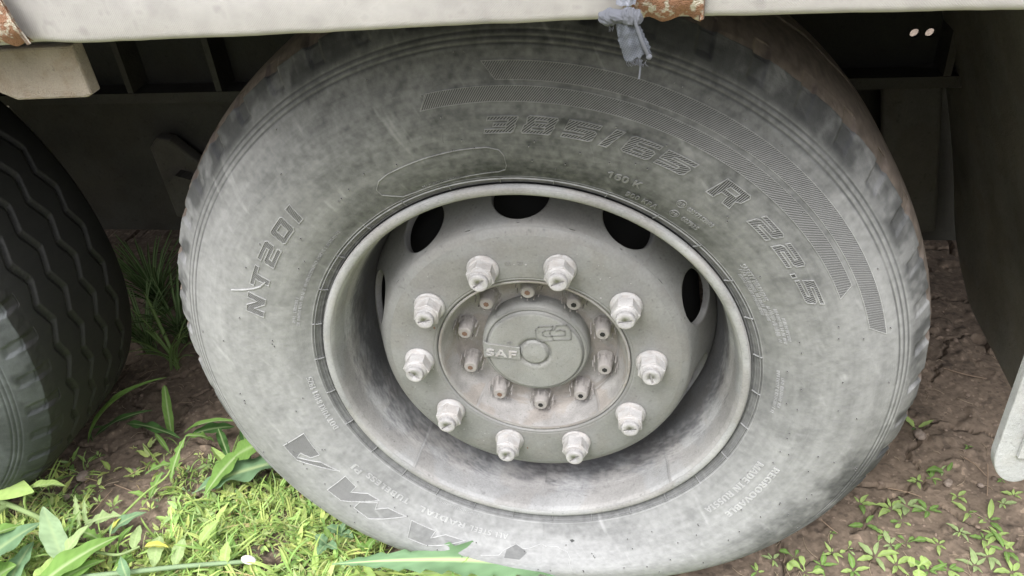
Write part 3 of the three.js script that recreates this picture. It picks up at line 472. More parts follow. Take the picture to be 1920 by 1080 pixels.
{ // side curtain with a folded hem
  const prof = [[2.9, .05], [1.6, .062], [.95, .068], [.78, .07], [.68, .072], [.60, .074], [.565, .076], [.545, .0762], [.532, .0758], [.523, .0752], [.5165, .0742], [.5128, .071], [.5116, .065], [.5122, .052], [.518, .042], [.54, .037], [.62, .034]];
  const xs = []; for (let x = -6; x < -.9; x += .3) xs.push(x); for (let x = -.9; x <= .9; x += .006) xs.push(x); for (let x = 1.2; x < 6; x += .3) xs.push(x);
  const pos = [], uv = [], idx = []; const C = new THREE.SplineCurve(prof.map((p) => new THREE.Vector2(...p))).getPoints(90);
  xs.forEach((x) => { let s = 0; C.forEach((p0, j) => { const p = { x: p0.x + .022, y: p0.y + .07 };
    const low = 1 - ss(.52, .77, p.x); if (j) s += C[j].distanceTo(C[j - 1]);
    const pin = Math.exp(-Math.pow((x + .44) / .03, 2)) * .010 + Math.exp(-Math.pow((x - .17) / .05, 2)) * .004;
    const y = p.x + low * (0.0028 * Math.sin(x * 5.1 + .8) + 0.002 * (fbm(x * 22 + 40, 3.3, 3, 7) - .5)) , z = p.y + low * (0.006 * (fbm(x * 6 + 20, p.x * 9, 3, 3) - .5)) - low * pin;
    pos.push(x, Y(y), z); uv.push(x, s); }); });
  const n = C.length; for (let i = 0; i < xs.length - 1; i++) for (let j = 0; j < n - 1; j++) { const a = i * n + j, b = a + n; idx.push(a, a + 1, b, b, a + 1, b + 1); }
  const g = new THREE.BufferGeometry(); g.setAttribute('position', new THREE.Float32BufferAttribute(pos, 3)); g.setAttribute('uv', new THREE.Float32BufferAttribute(uv, 2)); g.setIndex(idx); g.computeVertexNormals();
  part(trailer, 'side_curtain', g, M.tarp);
}
function plate(shapePts, depth, bevel = 0.001, holes = []) { const s = new THREE.Shape(shapePts.map((p) => new THREE.Vector2(...p))); for (const h of holes) s.holes.push(h); return new THREE.ExtrudeGeometry(s, { depth, bevelEnabled: bevel > 0, bevelSize: bevel, bevelThickness: bevel, bevelSegments: 2, curveSegments: 16 }); }
{ // rusty steel clips over the hem: a pressed strip with a ragged lower edge
  const clip = (x0, x1, yb, side) => {
    const pos = [], uv = [], idx = [], nx = 40, ny = 14, q = [];
    for (let i = 0; i <= nx; i++) for (let j = 0; j <= ny; j++) {
      const t = i / nx, x = mix(x0, x1, t), lip = 0.0035 * fbm(x * 90, 1, 3, 5) + 0.002 * Math.sin(x * 210);
      const yy = j / ny, y = mix(yb + lip, .70, yy) , z = 0.1535 + 0.002 * fbm(x * 40, y * 40, 3, 9) - 0.012 * (1 - ss(0, .12, yy)) * (1 - ss(0, .12, yy));
      pos.push(x + side * 0.035 * ss(.0, .8, yy), Y(y), z); uv.push(x, y);
    }
    for (let i = 0; i < nx; i++) for (let j = 0; j < ny; j++) { const a = i * (ny + 1) + j, b = a + ny + 1; idx.push(a, b, a + 1, b, b + 1, a + 1); }
    const g = new THREE.BufferGeometry(); g.setAttribute('position', new THREE.Float32BufferAttribute(pos, 3)); g.setAttribute('uv', new THREE.Float32BufferAttribute(uv, 2)); g.setIndex(idx); g.computeVertexNormals();
    const back = g.clone(); back.translate(0, 0, -.003); const edge = [];
    for (const [x, w] of [[x0, 1], [x1, 1]]) { const e = tube([[x, Y(yb + .003), .148], [x + side * .02, Y(yb + .05), .1535], [x + side * .035, Y(.70), .1535]], .0022, 20, 6); edge.push(e); }
    return boxUV(merge([g, back, ...edge]));
  };
  const a = part(trailer, 'curtain_clip', clip(.138, .2015, .535, 0), M.rusty); a.userData.label = 'rust-eaten steel clip on the curtain hem right of the rag';
  const b = part(trailer, 'curtain_clip', clip(-.56, -.437, .532, -.55), M.rusty); b.userData.label = 'rust-spotted steel clip at the top left corner';
}
{ // khaki outrigger end under the left clip
  const z0 = .105; const A = plate([[-.62, .513], [-.4295, .515], [-.4285, .4665], [-.4325, .4645], [-.515, .463]], .014, .003); A.translate(0, HUB, z0 - .017);
  part(trailer, 'outrigger_end', boxUV(A), M.board);
  const t = new RoundedBoxGeometry(.20, .012, .045, 2, .003); t.translate(-.530, Y(.520), z0 - .034); part(trailer, 'outrigger_ledge', boxUV(t), M.flap2);  // ledge in a darker material, standing in for shade under the curtain
}
{
  const box = (n, w, h, d, x, y, z, m) => part(trailer, n, boxUV(new THREE.BoxGeometry(w, h, d).translate(x, Y(y), z)), m);
  box('cargo_floor', 12, .05, 2.50, 0, .68, -1.155, M.frameDark);
  box('added_far_blocker', 12, .60, .03, 0, .36, -2.44, M.frameDark);  // unseen board, added to keep far-side light from under the trailer
  box('inner_panel', .55, .40, .012, .62, -.005, -.70, M.frameDark);
  box('chassis_beam', 12, .02, .14, 0, .195, -.62, M.frame);
  // web of the beam, pierced by two round holes on the right
  const hole = (x, y) => { const p = new THREE.Path(); p.absarc(x, y, .0078, 0, Math.PI * 2, true); return p; };
  const web = plate([[-6, .205], [6, .205], [6, .635], [-6, .635]], .01, 0, [hole(.594, .262), hole(.6185, .262)]); web.translate(0, HUB, -.61); part(trailer, 'beam_web', boxUV(web), M.frameDark);
  for (const x of [-.84, -.655, .64]) box('web_stiffener', .012, .42, .06, x, .42, -.57, M.frame);
  // suspension hanger seen between the tyres
  const hg = plate([[-1.25, .19], [-.45, .19], [-.45, -.12], [-.62, -.19], [-1.25, -.19]], .012, .002); hg.translate(0, HUB, -.70); part(trailer, 'hanger_plate', boxUV(hg), M.frame);
  const tri = plate([[-.905, .045], [-.885, .065], [-.86, .06], [-.755, -.05], [-.755, -.12], [-.80, -.14], [-.90, -.12]], .02, .006); tri.translate(0, HUB, -.66); part(trailer, 'spring_bracket', boxUV(tri), M.flap2);
  const hx = new THREE.CylinderGeometry(.042, .042, .03, 6); hx.rotateX(Math.PI / 2); hx.rotateZ(.2); hx.translate(-.845, Y(-.045), -.62); part(trailer, 'pivot_bolt', boxUV(hx), M.flap2);
  box('axle_beam', .12, .12, 1.8, 0, 0, -1.3, M.frameDark); box('axle_beam', .12, .12, 1.8, -1.335, 0, -1.3, M.frameDark);
  // air reservoir end right of the tyre
  const res = new RoundedBoxGeometry(.10, .34, .02, 3, .009); res.translate(0, -.17, 0); res.rotateZ(.16); res.translate(.60, Y(.205), -.60); part(trailer, 'brake_shield', boxUV(res), M.flap2);
}
{ // mudflap behind the wheel, swept back
  const pos = [], uv = [], idx = [], nu = 40, nv = 24;
  for (let i = 0; i <= nu; i++) for (let j = 0; j <= nv; j++) {
    const u = i / nu, v = j / nv; let z = mix(-.67, .02, u), y = mix(-.245, .60, v);
    if (v < .15) z = Math.max(z, -.67 + .13 * Math.pow(1 - v / .15, 2));
    const x = .775 - .285 * ss(-.1, 1.6, v) * 1.25 + .006 * (fbm(z * 9 + 30, y * 7 + 10, 3, 4) - .5) + .0;
    pos.push(x, Y(y), z); uv.push(z, y);
  }
  for (let i = 0; i < nu; i++) for (let j = 0; j < nv; j++) { const a = i * (nv + 1) + j, b = a + nv + 1; idx.push(a, a + 1, b, b, a + 1, b + 1); }
  const g = new THREE.BufferGeometry(); g.setAttribute('position', new THREE.Float32BufferAttribute(pos, 3)); g.setAttribute('uv', new THREE.Float32BufferAttribute(uv, 2)); g.setIndex(idx); g.computeVertexNormals();
  const b = g.clone(); b.translate(.008, 0, 0); part(trailer, 'mudflap', merge([g, b]), M.flap);
}
{ // pale strap end hanging at the right edge
  const s = new THREE.Shape(); s.moveTo(.573, .55); s.lineTo(.5755, -.01); s.quadraticCurveTo(.5775, -.035, .590, -.047); s.quadraticCurveTo(.604, -.060, .617, -.047); s.quadraticCurveTo(.64, -.03, .642, -.005); s.lineTo(.642, .55); s.closePath();
  const g = new THREE.ExtrudeGeometry(s, { depth: .012, bevelEnabled: true, bevelSize: .0016, bevelThickness: .0016, bevelSegments: 2, curveSegments: 12 }); g.translate(0, HUB, .088);
  const o = part(trailer, 'strap_end', boxUV(g), M.galv); o.userData.label = 'pale grey strap with rounded lower end at the right edge';
  const i = new RoundedBoxGeometry(.05, .56, .006, 2, .0025); i.translate(.621, Y(.27), .104); part(o, 'raised_panel', boxUV(i), M.galv);
}

// ---------------------------------------------------------------- frayed rag on the hem
{
  M.rag = std(mapScale(colorTex(256, (u, v) => { const w = 0.5 + 0.5 * Math.sin(u * 6.283 * 24) * Math.sin(v * 6.283 * 24), n = tfbm(u, v, 6, 4, 800), k = 0.55 + 0.35 * w + 0.5 * (n - 0.5); return [0.18 * k, 0.198 * k, 0.235 * k]; }), 16), 0.95, mapScale(weave, 40), 0.0014);
  M.ragPale = new THREE.MeshStandardMaterial({ color: new THREE.Color().setRGB(0.26, 0.275, 0.315), roughness: 0.95, bumpMap: rep(grain, 20), bumpScale: 0.002 });
  const rag = thing('rag_strip', 'frayed blue-grey woven rag tied over the hem above the tyre', 'rag', [.141, Y(.552), .16]);
  const q = rng(31);
  const loc = (x, y, z) => [x - .139, y - .53, z - .09];
  // band over the hem
  const band = (pts, w0, w1, th, m, name, fr = 0) => {
    const P = smoothPts(pts, 26), pos = [], uv = [], idx = [], nw = 12; let s = 0;
    P.forEach((p, i) => { const t = i / (P.length - 1), w = mix(w0, w1, t), a = P[Math.max(0, i - 1)], b = P[Math.min(P.length - 1, i + 1)], d = b.clone().sub(a).normalize(), side = V(0, 0, 1).cross(d).normalize(); if (i) s += P[i].distanceTo(P[i - 1]);
      for (let j = 0; j <= nw; j++) { const u = j / nw - .5, c = Math.cos(u * 3.0); const e = (Math.abs(u) > .49 ? (q() - .5) * .0009 * (1 + fr) : 0); const en = i === P.length - 1 ? (q() - .3) * .004 * fr : 0;
        const o = p.clone().addScaledVector(side, u * w + e).addScaledVector(d, en); o.z += th * c + .0015 * (noise(i * .5, j * .6, 4) - .5) + .0016 * Math.sin(u * 15 + i * .2) ; pos.push(o.x, o.y, o.z); uv.push(u * w, s); } });
    for (let i = 0; i < P.length - 1; i++) for (let j = 0; j < nw; j++) { const a = i * (nw + 1) + j, b = a + nw + 1; idx.push(a, b, a + 1, b, b + 1, a + 1); }
    const g = new THREE.BufferGeometry(); g.setAttribute('position', new THREE.Float32BufferAttribute(pos, 3)); g.setAttribute('uv', new THREE.Float32BufferAttribute(uv, 2)); g.setIndex(idx); g.computeVertexNormals();
    const bk = g.clone(); bk.translate(0, 0, -.0015); return part(rag, name, merge([g, bk]), m);
  };
  band([loc(.137, .60, .0885), loc(.137, .56, .092), loc(.1365, .535, .095)], .020, .016, .003, M.ragPale, 'upper_band');
  const tail = band([loc(.1365, .531, .097), loc(.1385, .518, .099), loc(.142, .507, .098), loc(.147, .492, .097)], .016, .024, .004, M.rag, 'tail', 1);
  const knot = []; for (const [x, y, z, a, b, c] of [[.131, .527, .099, .013, .0052, .006], [.1235, .5262, .098, .0085, .0068, .006], [.139, .527, .1, .006, .0075, .006], [.145, .526, .099, .006, .006, .005]]) { const g = new THREE.SphereGeometry(1, 32, 22), p = g.attributes.position; for (let i = 0; i < p.count; i++) { const k = 1 + .9 * (fbm(p.getX(i) * 2.2 + 9 + x * 99, p.getY(i) * 2.2 + p.getZ(i) * 2 + 9, 4, 2) - .5); p.setXYZ(i, p.getX(i) * k, p.getY(i) * k, p.getZ(i) * k); } g.scale(a, b, c); g.rotateZ(-.12); g.translate(...loc(x, y, z)); g.computeVertexNormals(); knot.push(g); }
  part(rag, 'knot', merge(knot), M.ragPale);
  part(rag, 'selvedge', merge([tube([loc(.143, .528, .103), loc(.1475, .515, .1035), loc(.151, .505, .1035), loc(.156, .493, .101)], .0016, 20, 6), new THREE.SphereGeometry(.0026, 10, 8).translate(...loc(.1565, .4925, .101))]), M.ragPale);
  part(rag, 'loose_thread', tube([loc(.1475, .494, .099), loc(.1492, .486, .1), loc(.1488, .478, .1), loc(.1482, .473, .1)], .0009, 14, 5), M.ragPale);
  const fr = []; for (let i = 0; i < 26; i++) { const t = q(), x = .139 + .016 * t, y = .4905 - .003 * t + .002 * q(); fr.push(tube([loc(x, y, .1), loc(x + (q() - .5) * .004, y - .003, .1 + q() * .002), loc(x + (q() - .5) * .006, y - .003 - .004 * q(), .1)], .00025, 5, 3)); }
  for (let i = 0; i < 14; i++) { const x = .121 + .02 * q(); fr.push(tube([loc(x, .5225, .101), loc(x - .001, .519, .101), loc(x + (q() - .5) * .004, .517 - .003 * q(), .1)], .0002, 5, 3)); }
  part(rag, 'frayed_ends', merge(fr), M.ragPale).userData.kind = 'stuff';
}

// ---------------------------------------------------------------- ground
function crack(x, z) {                              // distance to the nearest soil crack, warped Voronoi edges
  const wx = x + .05 * (fbm(x * 9, z * 9, 3, 3) - .5) + .02 * (noise(x * 60, z * 60, 5) - .5), wz = z + .05 * (fbm(x * 9 + 40, z * 9, 3, 4) - .5) + .02 * (noise(x * 60 + 9, z * 60, 6) - .5), s = 7.5;
  const X = wx * s, Z = wz * s, xi = Math.floor(X), zi = Math.floor(Z); let d1 = 9, d2 = 9, c1 = 0, c2 = 0;
  for (let i = -1; i <= 1; i++) for (let j = -1; j <= 1; j++) { const px = xi + i + hash(xi + i, zi + j, 11), pz = zi + j + hash(xi + i, zi + j, 12), d = Math.hypot(px - X, pz - Z), id = hash(xi + i, zi + j, 13); if (d < d1) { d2 = d1; c2 = c1; d1 = d; c1 = id; } else if (d < d2) { d2 = d; c2 = id; } }
  const on = hash(Math.floor(Math.min(c1, c2) * 999), Math.floor(Math.max(c1, c2) * 999), 14);
  return { d: (d2 - d1) / s, on };
}
function soilY(x, z) {
  let h = .018 * (fbm(x * 4 + 10, z * 4 + 10, 3, 1) - .5) + .008 * (fbm(x * 18 + 5, z * 18, 4, 2) - .5) + .0035 * (fbm(x * 70, z * 70, 3, 6) - .5);
  h += .026 * Math.exp(-Math.pow((x - .32) / .22, 2) - Math.pow((z - .07) / .06, 2)) - .004;
  const cl = fbm(x * 34, z * 34, 2, 17); h += .006 * ss(.62, .8, cl);
  return h;
}
const near = (x, z) => (1 - ss(1.5, 2.2, Math.abs(x))) * (1 - ss(.5, .8, z)) * ss(-1.8, -1.3, z);
{
  const xs = [], zs = []; const step = .0042;
  for (let k = 400; k > 1.7; k *= .72) { xs.push(-k); } for (let x = -1.45; x <= 1.2; x += step) xs.push(x); { const t = []; for (let k = 400; k > 1.4; k *= .72) t.push(k); xs.push(...t.reverse()); }
  for (let k = 400; k > 1.3; k *= .72) zs.push(-k); for (let z = -1.05; z <= .32; z += step) zs.push(z); { const t = []; for (let k = 400; k > .38; k *= .72) t.push(k); zs.push(...t.reverse()); }
  const nx = xs.length, nz = zs.length, pos = new Float32Array(nx * nz * 3), uv = new Float32Array(nx * nz * 2), col = new Float32Array(nx * nz * 3), idx = new Uint32Array((nx - 1) * (nz - 1) * 6); let k = 0;
  for (let j = 0; j < nz; j++) for (let i = 0; i < nx; i++, k++) {
    const x = xs[i], z = zs[j]; let y = 0, sh = 1;
    const n = near(x, z);
    if (n > 0) { y = soilY(x, z) * n; const c = crack(x, z); if (c.on > .52) { const w = .0025 + .007 * (c.on - .52) * noise(x * 20, z * 20, 8) * 2; const e = 1 - ss(w * .5, w + .003, c.d); y -= .018 * e * n; } }
    pos[k * 3] = x; pos[k * 3 + 1] = y; pos[k * 3 + 2] = z; uv[k * 2] = x; uv[k * 2 + 1] = z;
    // bare brown soil here, grass further out
    const far = Math.max(ss(1.6, 3.2, Math.abs(x)), ss(.45, 1.2, z) , 1 - ss(-4, -2.8, z)), v = .85 + .3 * fbm(x * 5, z * 5, 3, 25);
    col[k * 3] = mix(1, .85, far) * v; col[k * 3 + 1] = mix(1, 1.12, far) * v; col[k * 3 + 2] = mix(1, .75, far) * v;
  }
  k = 0; for (let j = 0; j < nz - 1; j++) for (let i = 0; i < nx - 1; i++) { const a = j * nx + i, b = a + nx; idx[k++] = a; idx[k++] = b; idx[k++] = a + 1; idx[k++] = a + 1; idx[k++] = b; idx[k++] = b + 1; }
  const g = new THREE.BufferGeometry(); g.setAttribute('position', new THREE.BufferAttribute(pos, 3)); g.setAttribute('uv', new THREE.BufferAttribute(uv, 2)); g.setAttribute('color', new THREE.BufferAttribute(col, 3)); g.setIndex(new THREE.BufferAttribute(idx, 1)); g.computeVertexNormals();
  const map = colorTex(1024, (u, v) => { const n = tfbm(u, v, 8, 6, 900), f = tfbm(u, v, 120, 3, 910), st = tfbm(u, v, 90, 2, 920), k = .86 + .8 * (n - .5) + .7 * (f - .5); const p = st > .74 ? 1.5 : st < .27 ? .7 : 1; return [.20 * k * p, .154 * k * p, .112 * k * p]; });
  M.soil = new THREE.MeshStandardMaterial({ map, vertexColors: true, roughness: .97, bumpMap: rep(grayTex(512, (u, v) => tfbm(u, v, 40, 5, 930)), 2), bumpScale: .0025 });
  structure('ground', g, M.soil);
}
// ---------------------------------------------------------------- plants
const leafMat = (tr) => new THREE.MeshPhysicalMaterial({ vertexColors: true, roughness: .8, side: THREE.DoubleSide, transmission: tr, thickness: 0, specularIntensity: .35 });
M.leaf = leafMat(.22);
const GREEN = { mid: [.16, .285, .065], pale: [.30, .40, .17], lime: [.33, .46, .14], blue: [.16, .27, .14], deep: [.06, .14, .035], straw: [.46, .40, .22], yellow: [.46, .46, .09], grey: [.26, .36, .20] };
// one leaf from base a to tip b, arched up by lift, w wide; teeth > 0 cuts a jagged edge
function leaf(a, b, w, o = {}) {
  const { lift = .2, color = 'mid', teeth = 0, roll = 0, fold = .25, seed = 1, shape = 'oval', wave = .08, nl = 22, nw = 8, bend = 0, curl = 0, rib = .55 } = o;
  const A = V(...a), B = V(...b), L = A.distanceTo(B), q = rng(seed * 7919 + 13), ph = q() * 6;
  const dir = B.clone().sub(A).normalize(); let side = dir.clone().cross(V(0, 1, 0)); if (side.length() < .15) side = V(1, 0, 0); side.normalize(); const upv = side.clone().cross(dir).normalize();
  const C = A.clone().lerp(B, .5).addScaledVector(upv, lift * L).addScaledVector(side, bend * L), pos = [], col = [], idx = [];
  const curve = new THREE.QuadraticBezierCurve3(A, C, B), base = GREEN[color];
  for (let i = 0; i <= nl; i++) {
    const t = i / nl, P = curve.getPoint(t), T = curve.getTangent(t), roll2 = roll + curl * (t - .3);
    let S = side.clone().addScaledVector(T, -side.dot(T)).normalize(), N = S.clone().cross(T).normalize(); S = S.clone().multiplyScalar(Math.cos(roll2)).addScaledVector(N, Math.sin(roll2)); N = S.clone().cross(T).normalize();
    let e = shape === 'oval' ? Math.pow(Math.sin(Math.PI * Math.pow(t, .85)), .75) : shape === 'lance' ? Math.pow(Math.sin(Math.PI * Math.pow(t, .62)), .9) : shape === 'spoon' ? .14 + .86 * ss(.25, .6, t) * Math.pow(Math.max(0, 1 - Math.pow(Math.max(0, (t - .62) / .38), 2.2)), .5) : shape === 'strap' ? .75 * Math.pow(Math.sin(Math.PI * Math.min(1, .06 + t * .94)), .4) : 1 - t;
    if (i === nl) e *= .2; if (shape === 'oval' || shape === 'lance') e = Math.max(e, .05);
    for (let j = 0; j <= nw; j++) {
      const u = j / nw * 2 - 1, au = Math.abs(u); let ww = w * .5 * e;
      if (teeth) { const f = (t * teeth + (u > 0 ? .3 : 0)) % 1; ww *= 1 - (teeth > 8 ? .34 : .55) * (1 - Math.pow(1 - f, 1.4)) * au; }
      const wv = wave * w * Math.sin(t * 17 + ph + (u > 0 ? 1 : 0)) * au * au * e, h = fold * au * ww * .9 + wv + .018 * w * Math.sin(t * 60 + au * 5) * au * (1 - au) * 4 * .3;
      const X = P.clone().addScaledVector(S, u * ww).addScaledVector(N, h); pos.push(X.x, X.y, X.z);
      const vein = Math.max(0, 1 - au * nw * .5 * 1.1), sv = .5 + .5 * Math.sin((t * 26 - au * 3.2) * 2), m = .88 + .2 * q() * .5 + .14 * sv * (1 - vein) + .12 * (noise(t * 5 + seed, u * 2, 9) - .5);
      for (let c = 0; c < 3; c++) col.push(mix(base[c] * m, [.42, .52, .26][c], vein * rib));
    }
  }
  for (let i = 0; i < nl; i++) for (let j = 0; j < nw; j++) { const k = i * (nw + 1) + j, l = k + nw + 1; idx.push(k, l, k + 1, k + 1, l, l + 1); }
  const g = new THREE.BufferGeometry(); g.setAttribute('position', new THREE.Float32BufferAttribute(pos, 3)); g.setAttribute('color', new THREE.Float32BufferAttribute(col, 3)); g.setIndex(idx); g.computeVertexNormals(); return g;
}
function stalk(pts, r, color = 'pale', taper = .6, seg = 18) { const g = tube(pts, r, seg, 6, taper), n = g.attributes.position.count, c = new Float32Array(n * 3); for (let i = 0; i < n; i++) { const k = .9 + .2 * hash(i, 4, 4); c.set(GREEN[color].map((v) => v * k), i * 3); } g.setAttribute('color', new THREE.BufferAttribute(c, 3)); g.deleteAttribute('uv'); return g; }
let LS = 1;
function plant(name, label, leaves, stalks = [], cat = 'weed', group) {
  const base = leaves.length ? leaves[0][0] : stalks[0][0][0], o = thing(name, label, cat, [base[0], 0, base[2]], group);
  const loc = (p) => [p[0] - base[0], p[1], p[2] - base[2]];
  for (const [a, b, w, opt] of leaves) part(o, 'leaf', leaf(loc(a), loc(b), w, { seed: LS++, ...opt }), M.leaf);
  for (const [pts, r, c, tp] of stalks) part(o, 'stalk', stalk(pts.map(loc), r, c, tp), M.leaf);
  return o;
}
plant('broad_leaf_weed', 'broad-leaved weed in the bottom left corner with large pale oval leaves', [
  [[-1.054, 0.15, 0.02], [-0.924, 0.12, 0.005], .058, { lift: .12, color: 'lime', roll: -.7, rib: .2 }],
  [[-0.941, 0.12, 0.001], [-0.889, 0.1, -0.028], .018, { lift: .25, color: 'lime', fold: .6 }],
  [[-0.839, 0.05, 0.093], [-0.881, 0.125, 0.039], .042, { lift: -.08, color: 'grey', roll: .2, rib: .3 }],
  [[-0.843, 0.05, 0.097], [-0.803, 0.09, 0.045], .026, { lift: .1, color: 'pale' }],
  [[-0.844, 0.06, 0.152], [-0.746, 0.07, 0.045], .050, { lift: .12, color: 'mid', shape: 'lance', rib: .8 }],
  [[-0.826, 0.05, 0.149], [-0.762, 0.05, 0.084], .034, { lift: .2, color: 'mid', shape: 'lance' }],
  [[-0.964, 0.08, 0.156], [-0.898, 0.085, 0.041], .062, { lift: .12, color: 'blue', shape: 'lance' }],
  [[-1.015, 0.08, 0.118], [-0.928, 0.09, 0.056], .05, { lift: .14, color: 'mid', roll: .3 }],
  [[-0.904, 0.05, 0.161], [-0.911, 0.06, 0.066], .036, { lift: .1, color: 'blue' }],
  [[-0.865, 0.04, 0.15], [-0.853, 0.05, 0.081], .034, { lift: .05, color: 'lime' }],
  [[-1.009, 0.06, 0.068], [-0.979, 0.09, 0.012], .026, { lift: .45, color: 'pale', roll: .8, curl: 1.5 }],
  [[-0.95, 0.05, 0.155], [-0.901, 0.07, 0.122], .05, { lift: .1, color: 'mid' }],
], [[[[-1.08, 0.1, -0.01], [-1, 0.095, 0.011], [-0.954, 0.08, 0.017], [-0.924, 0.06, 0.019], [-0.884, 0.03, 0.034]], .0058, 'pale', .8], [[[-0.938, 0.12, 0.009], [-0.946, 0.1, 0.014], [-0.951, 0.08, 0.014]], .0025, 'lime', 1]]);
plant('jagged_leaf_weed', 'dandelion-like weed with toothed pale leaves beside the broad-leaved weed', [
  [[-0.858, 0.035, 0.006], [-0.786, 0.05, -0.011], .034, { lift: .15, color: 'pale', teeth: 4, rib: .9 }],
  [[-0.86, 0.03, 0.02], [-0.787, 0.045, 0.049], .026, { lift: .3, color: 'mid', teeth: 4 }],
  [[-0.871, 0.03, 0.003], [-0.897, 0.06, -0.042], .016, { lift: .1, color: 'pale', teeth: 5 }],
  [[-0.854, 0.03, 0.007], [-0.882, 0.05, -0.043], .012, { lift: .15, color: 'pale', teeth: 4 }],
  [[-0.807, 0.02, 0.014], [-0.784, 0.05, -0.004], .012, { lift: .2, color: 'yellow' }],
  [[-0.804, 0.03, 0.015], [-0.742, 0.05, -0.022], .028, { lift: .2, color: 'blue', shape: 'lance' }],
  [[-0.747, 0.04, 0.07], [-0.732, 0.075, 0.027], .014, { lift: .5, color: 'mid', curl: 3, roll: .6 }],
  [[-0.726, 0.03, 0.094], [-0.712, 0.06, 0.076], .014, { lift: .6, color: 'mid', curl: 3 }],
]);
plant('sow_thistle', 'sprawling sow thistle with long wavy leaves against the left of the wheel', [
  [[-0.73, 0.055, -0.096], [-0.704, 0.12, -0.149], .028, { lift: .1, color: 'mid', teeth: 5, rib: .8 }],
  [[-0.706, 0.12, -0.148], [-0.664, 0.085, -0.169], .020, { lift: .3, color: 'mid', teeth: 4, rib: .8 }],
  [[-0.738, 0.065, -0.129], [-0.793, 0.05, -0.109], .022, { lift: .2, color: 'mid', teeth: 3 }],
  [[-0.76, 0.05, -0.118], [-0.776, 0.02, -0.073], .024, { lift: .1, color: 'mid', teeth: 4 }],
  [[-0.76, 0.06, -0.213], [-0.642, 0.075, -0.236], .012, { lift: .25, color: 'mid', fold: .9, rib: .9 }],
  [[-0.749, 0.05, -0.219], [-0.668, 0.05, -0.247], .03, { lift: .12, color: 'deep' }],
  [[-0.914, 0.045, -0.244], [-0.768, 0.05, -0.207], .020, { lift: .15, color: 'deep', wave: .25, rib: .7 }],
  [[-0.831, 0.05, -0.218], [-0.795, 0.02, -0.193], .010, { lift: .2, color: 'mid' }],
  [[-0.819, 0.02, -0.248], [-0.839, 0.1, -0.308], .026, { lift: .05, color: 'mid', shape: 'strap', rib: .8 }],
  [[-0.997, 0.01, -0.215], [-0.81, 0.14, -0.288], .016, { lift: .28, color: 'mid', fold: 1, rib: .9, nl: 30 }],
  [[-0.993, 0.01, -0.219], [-0.835, 0.09, -0.242], .022, { lift: .18, color: 'deep', rib: .8 }],
  [[-0.989, 0.01, -0.222], [-0.946, 0.05, -0.229], .010, { lift: .6, color: 'deep' }],
  [[-0.534, 0.06, -0.149], [-0.688, 0.03, -0.088], .058, { lift: .12, color: 'blue', shape: 'lance', wave: .16, rib: .9, nl: 34 }],
  [[-0.562, 0.1, -0.158], [-0.617, 0.075, -0.14], .040, { lift: .12, color: 'mid', roll: .5 }],
  [[-0.607, 0.08, -0.149], [-0.656, 0.04, -0.073], .040, { lift: .1, color: 'mid', shape: 'lance', rib: .8 }],
  [[-0.685, 0.06, -0.18], [-0.627, 0.06, -0.142], .016, { lift: -.45, color: 'lime', fold: .9 }],
  [[-0.684, 0.075, -0.218], [-0.643, 0.045, -0.163], .018, { lift: .1, color: 'deep', wave: .3, rib: .8 }],
  [[-0.64, 0.07, -0.229], [-0.591, 0.06, -0.155], .016, { lift: .1, color: 'deep' }],
], [[[[-0.826, 0.02, 0.021], [-0.795, 0.035, -0.03], [-0.771, 0.045, -0.072], [-0.743, 0.055, -0.104], [-0.733, 0.07, -0.119]], .0028, 'lime', .7], [[[-0.533, 0.063, -0.149], [-0.61, 0.05, -0.116], [-0.687, 0.035, -0.084]], .0022, 'grey', .6]]);
plant('toothed_leaf', 'long toothed leaf lying across the bottom of the wheel with pale midrib', [
  [[0.057, 0.05, 0.027], [-0.341, 0.085, 0.082], .060, { lift: .08, roll: .5, color: 'blue', teeth: 11, rib: 1.3, shape: 'lance', wave: .24, nl: 44, nw: 10 }],
  [[0.061, 0.03, 0.035], [-0.227, 0.05, 0.065], .030, { lift: .06, roll: .5, color: 'lime', shape: 'lance', rib: .9 }],
  [[0.06, 0.02, 0.027], [-0.063, 0.055, 0.022], .026, { lift: .12, color: 'mid', roll: -.5, shape: 'lance' }],
  [[-0.139, 0.075, 0.057], [-0.116, 0.085, 0.033], .020, { lift: .1, color: 'lime' }],
  [[-0.193, 0.095, 0.035], [-0.182, 0.105, 0.019], .010, { lift: .1, color: 'lime' }],
  [[-0.181, 0.08, 0.037], [-0.153, 0.08, 0.033], .012, { lift: -.3, color: 'lime' }],
], [[[[-0.131, 0.07, 0.036], [-0.167, 0.08, 0.027], [-0.199, 0.088, 0.023], [-0.222, 0.095, 0.027]], .0042, 'grey', .7]]);
plant('trefoil_weed', 'blue-green three-leaved weed between the toothed leaf and the tyre foot', [
  [[-0.37, 0.03, -0.021], [-0.356, 0.05, -0.039], .018, { color: 'blue', roll: .3 }], [[-0.37, 0.03, -0.021], [-0.394, 0.045, -0.021], .020, { color: 'blue' }], [[-0.37, 0.03, -0.021], [-0.341, 0.04, -0.006], .018, { color: 'blue' }],
  [[-0.389, 0.03, 0.004], [-0.409, 0.045, -0.001], .020, { color: 'blue' }], [[-0.389, 0.03, 0.004], [-0.362, 0.04, 0.02], .018, { color: 'blue' }], [[-0.389, 0.03, 0.004], [-0.397, 0.03, 0.027], .018, { color: 'blue' }],
  [[-0.312, 0.03, 0.008], [-0.298, 0.045, -0.004], .018, { color: 'mid' }], [[-0.312, 0.03, 0.008], [-0.331, 0.04, 0.009], .016, { color: 'mid' }],
]);
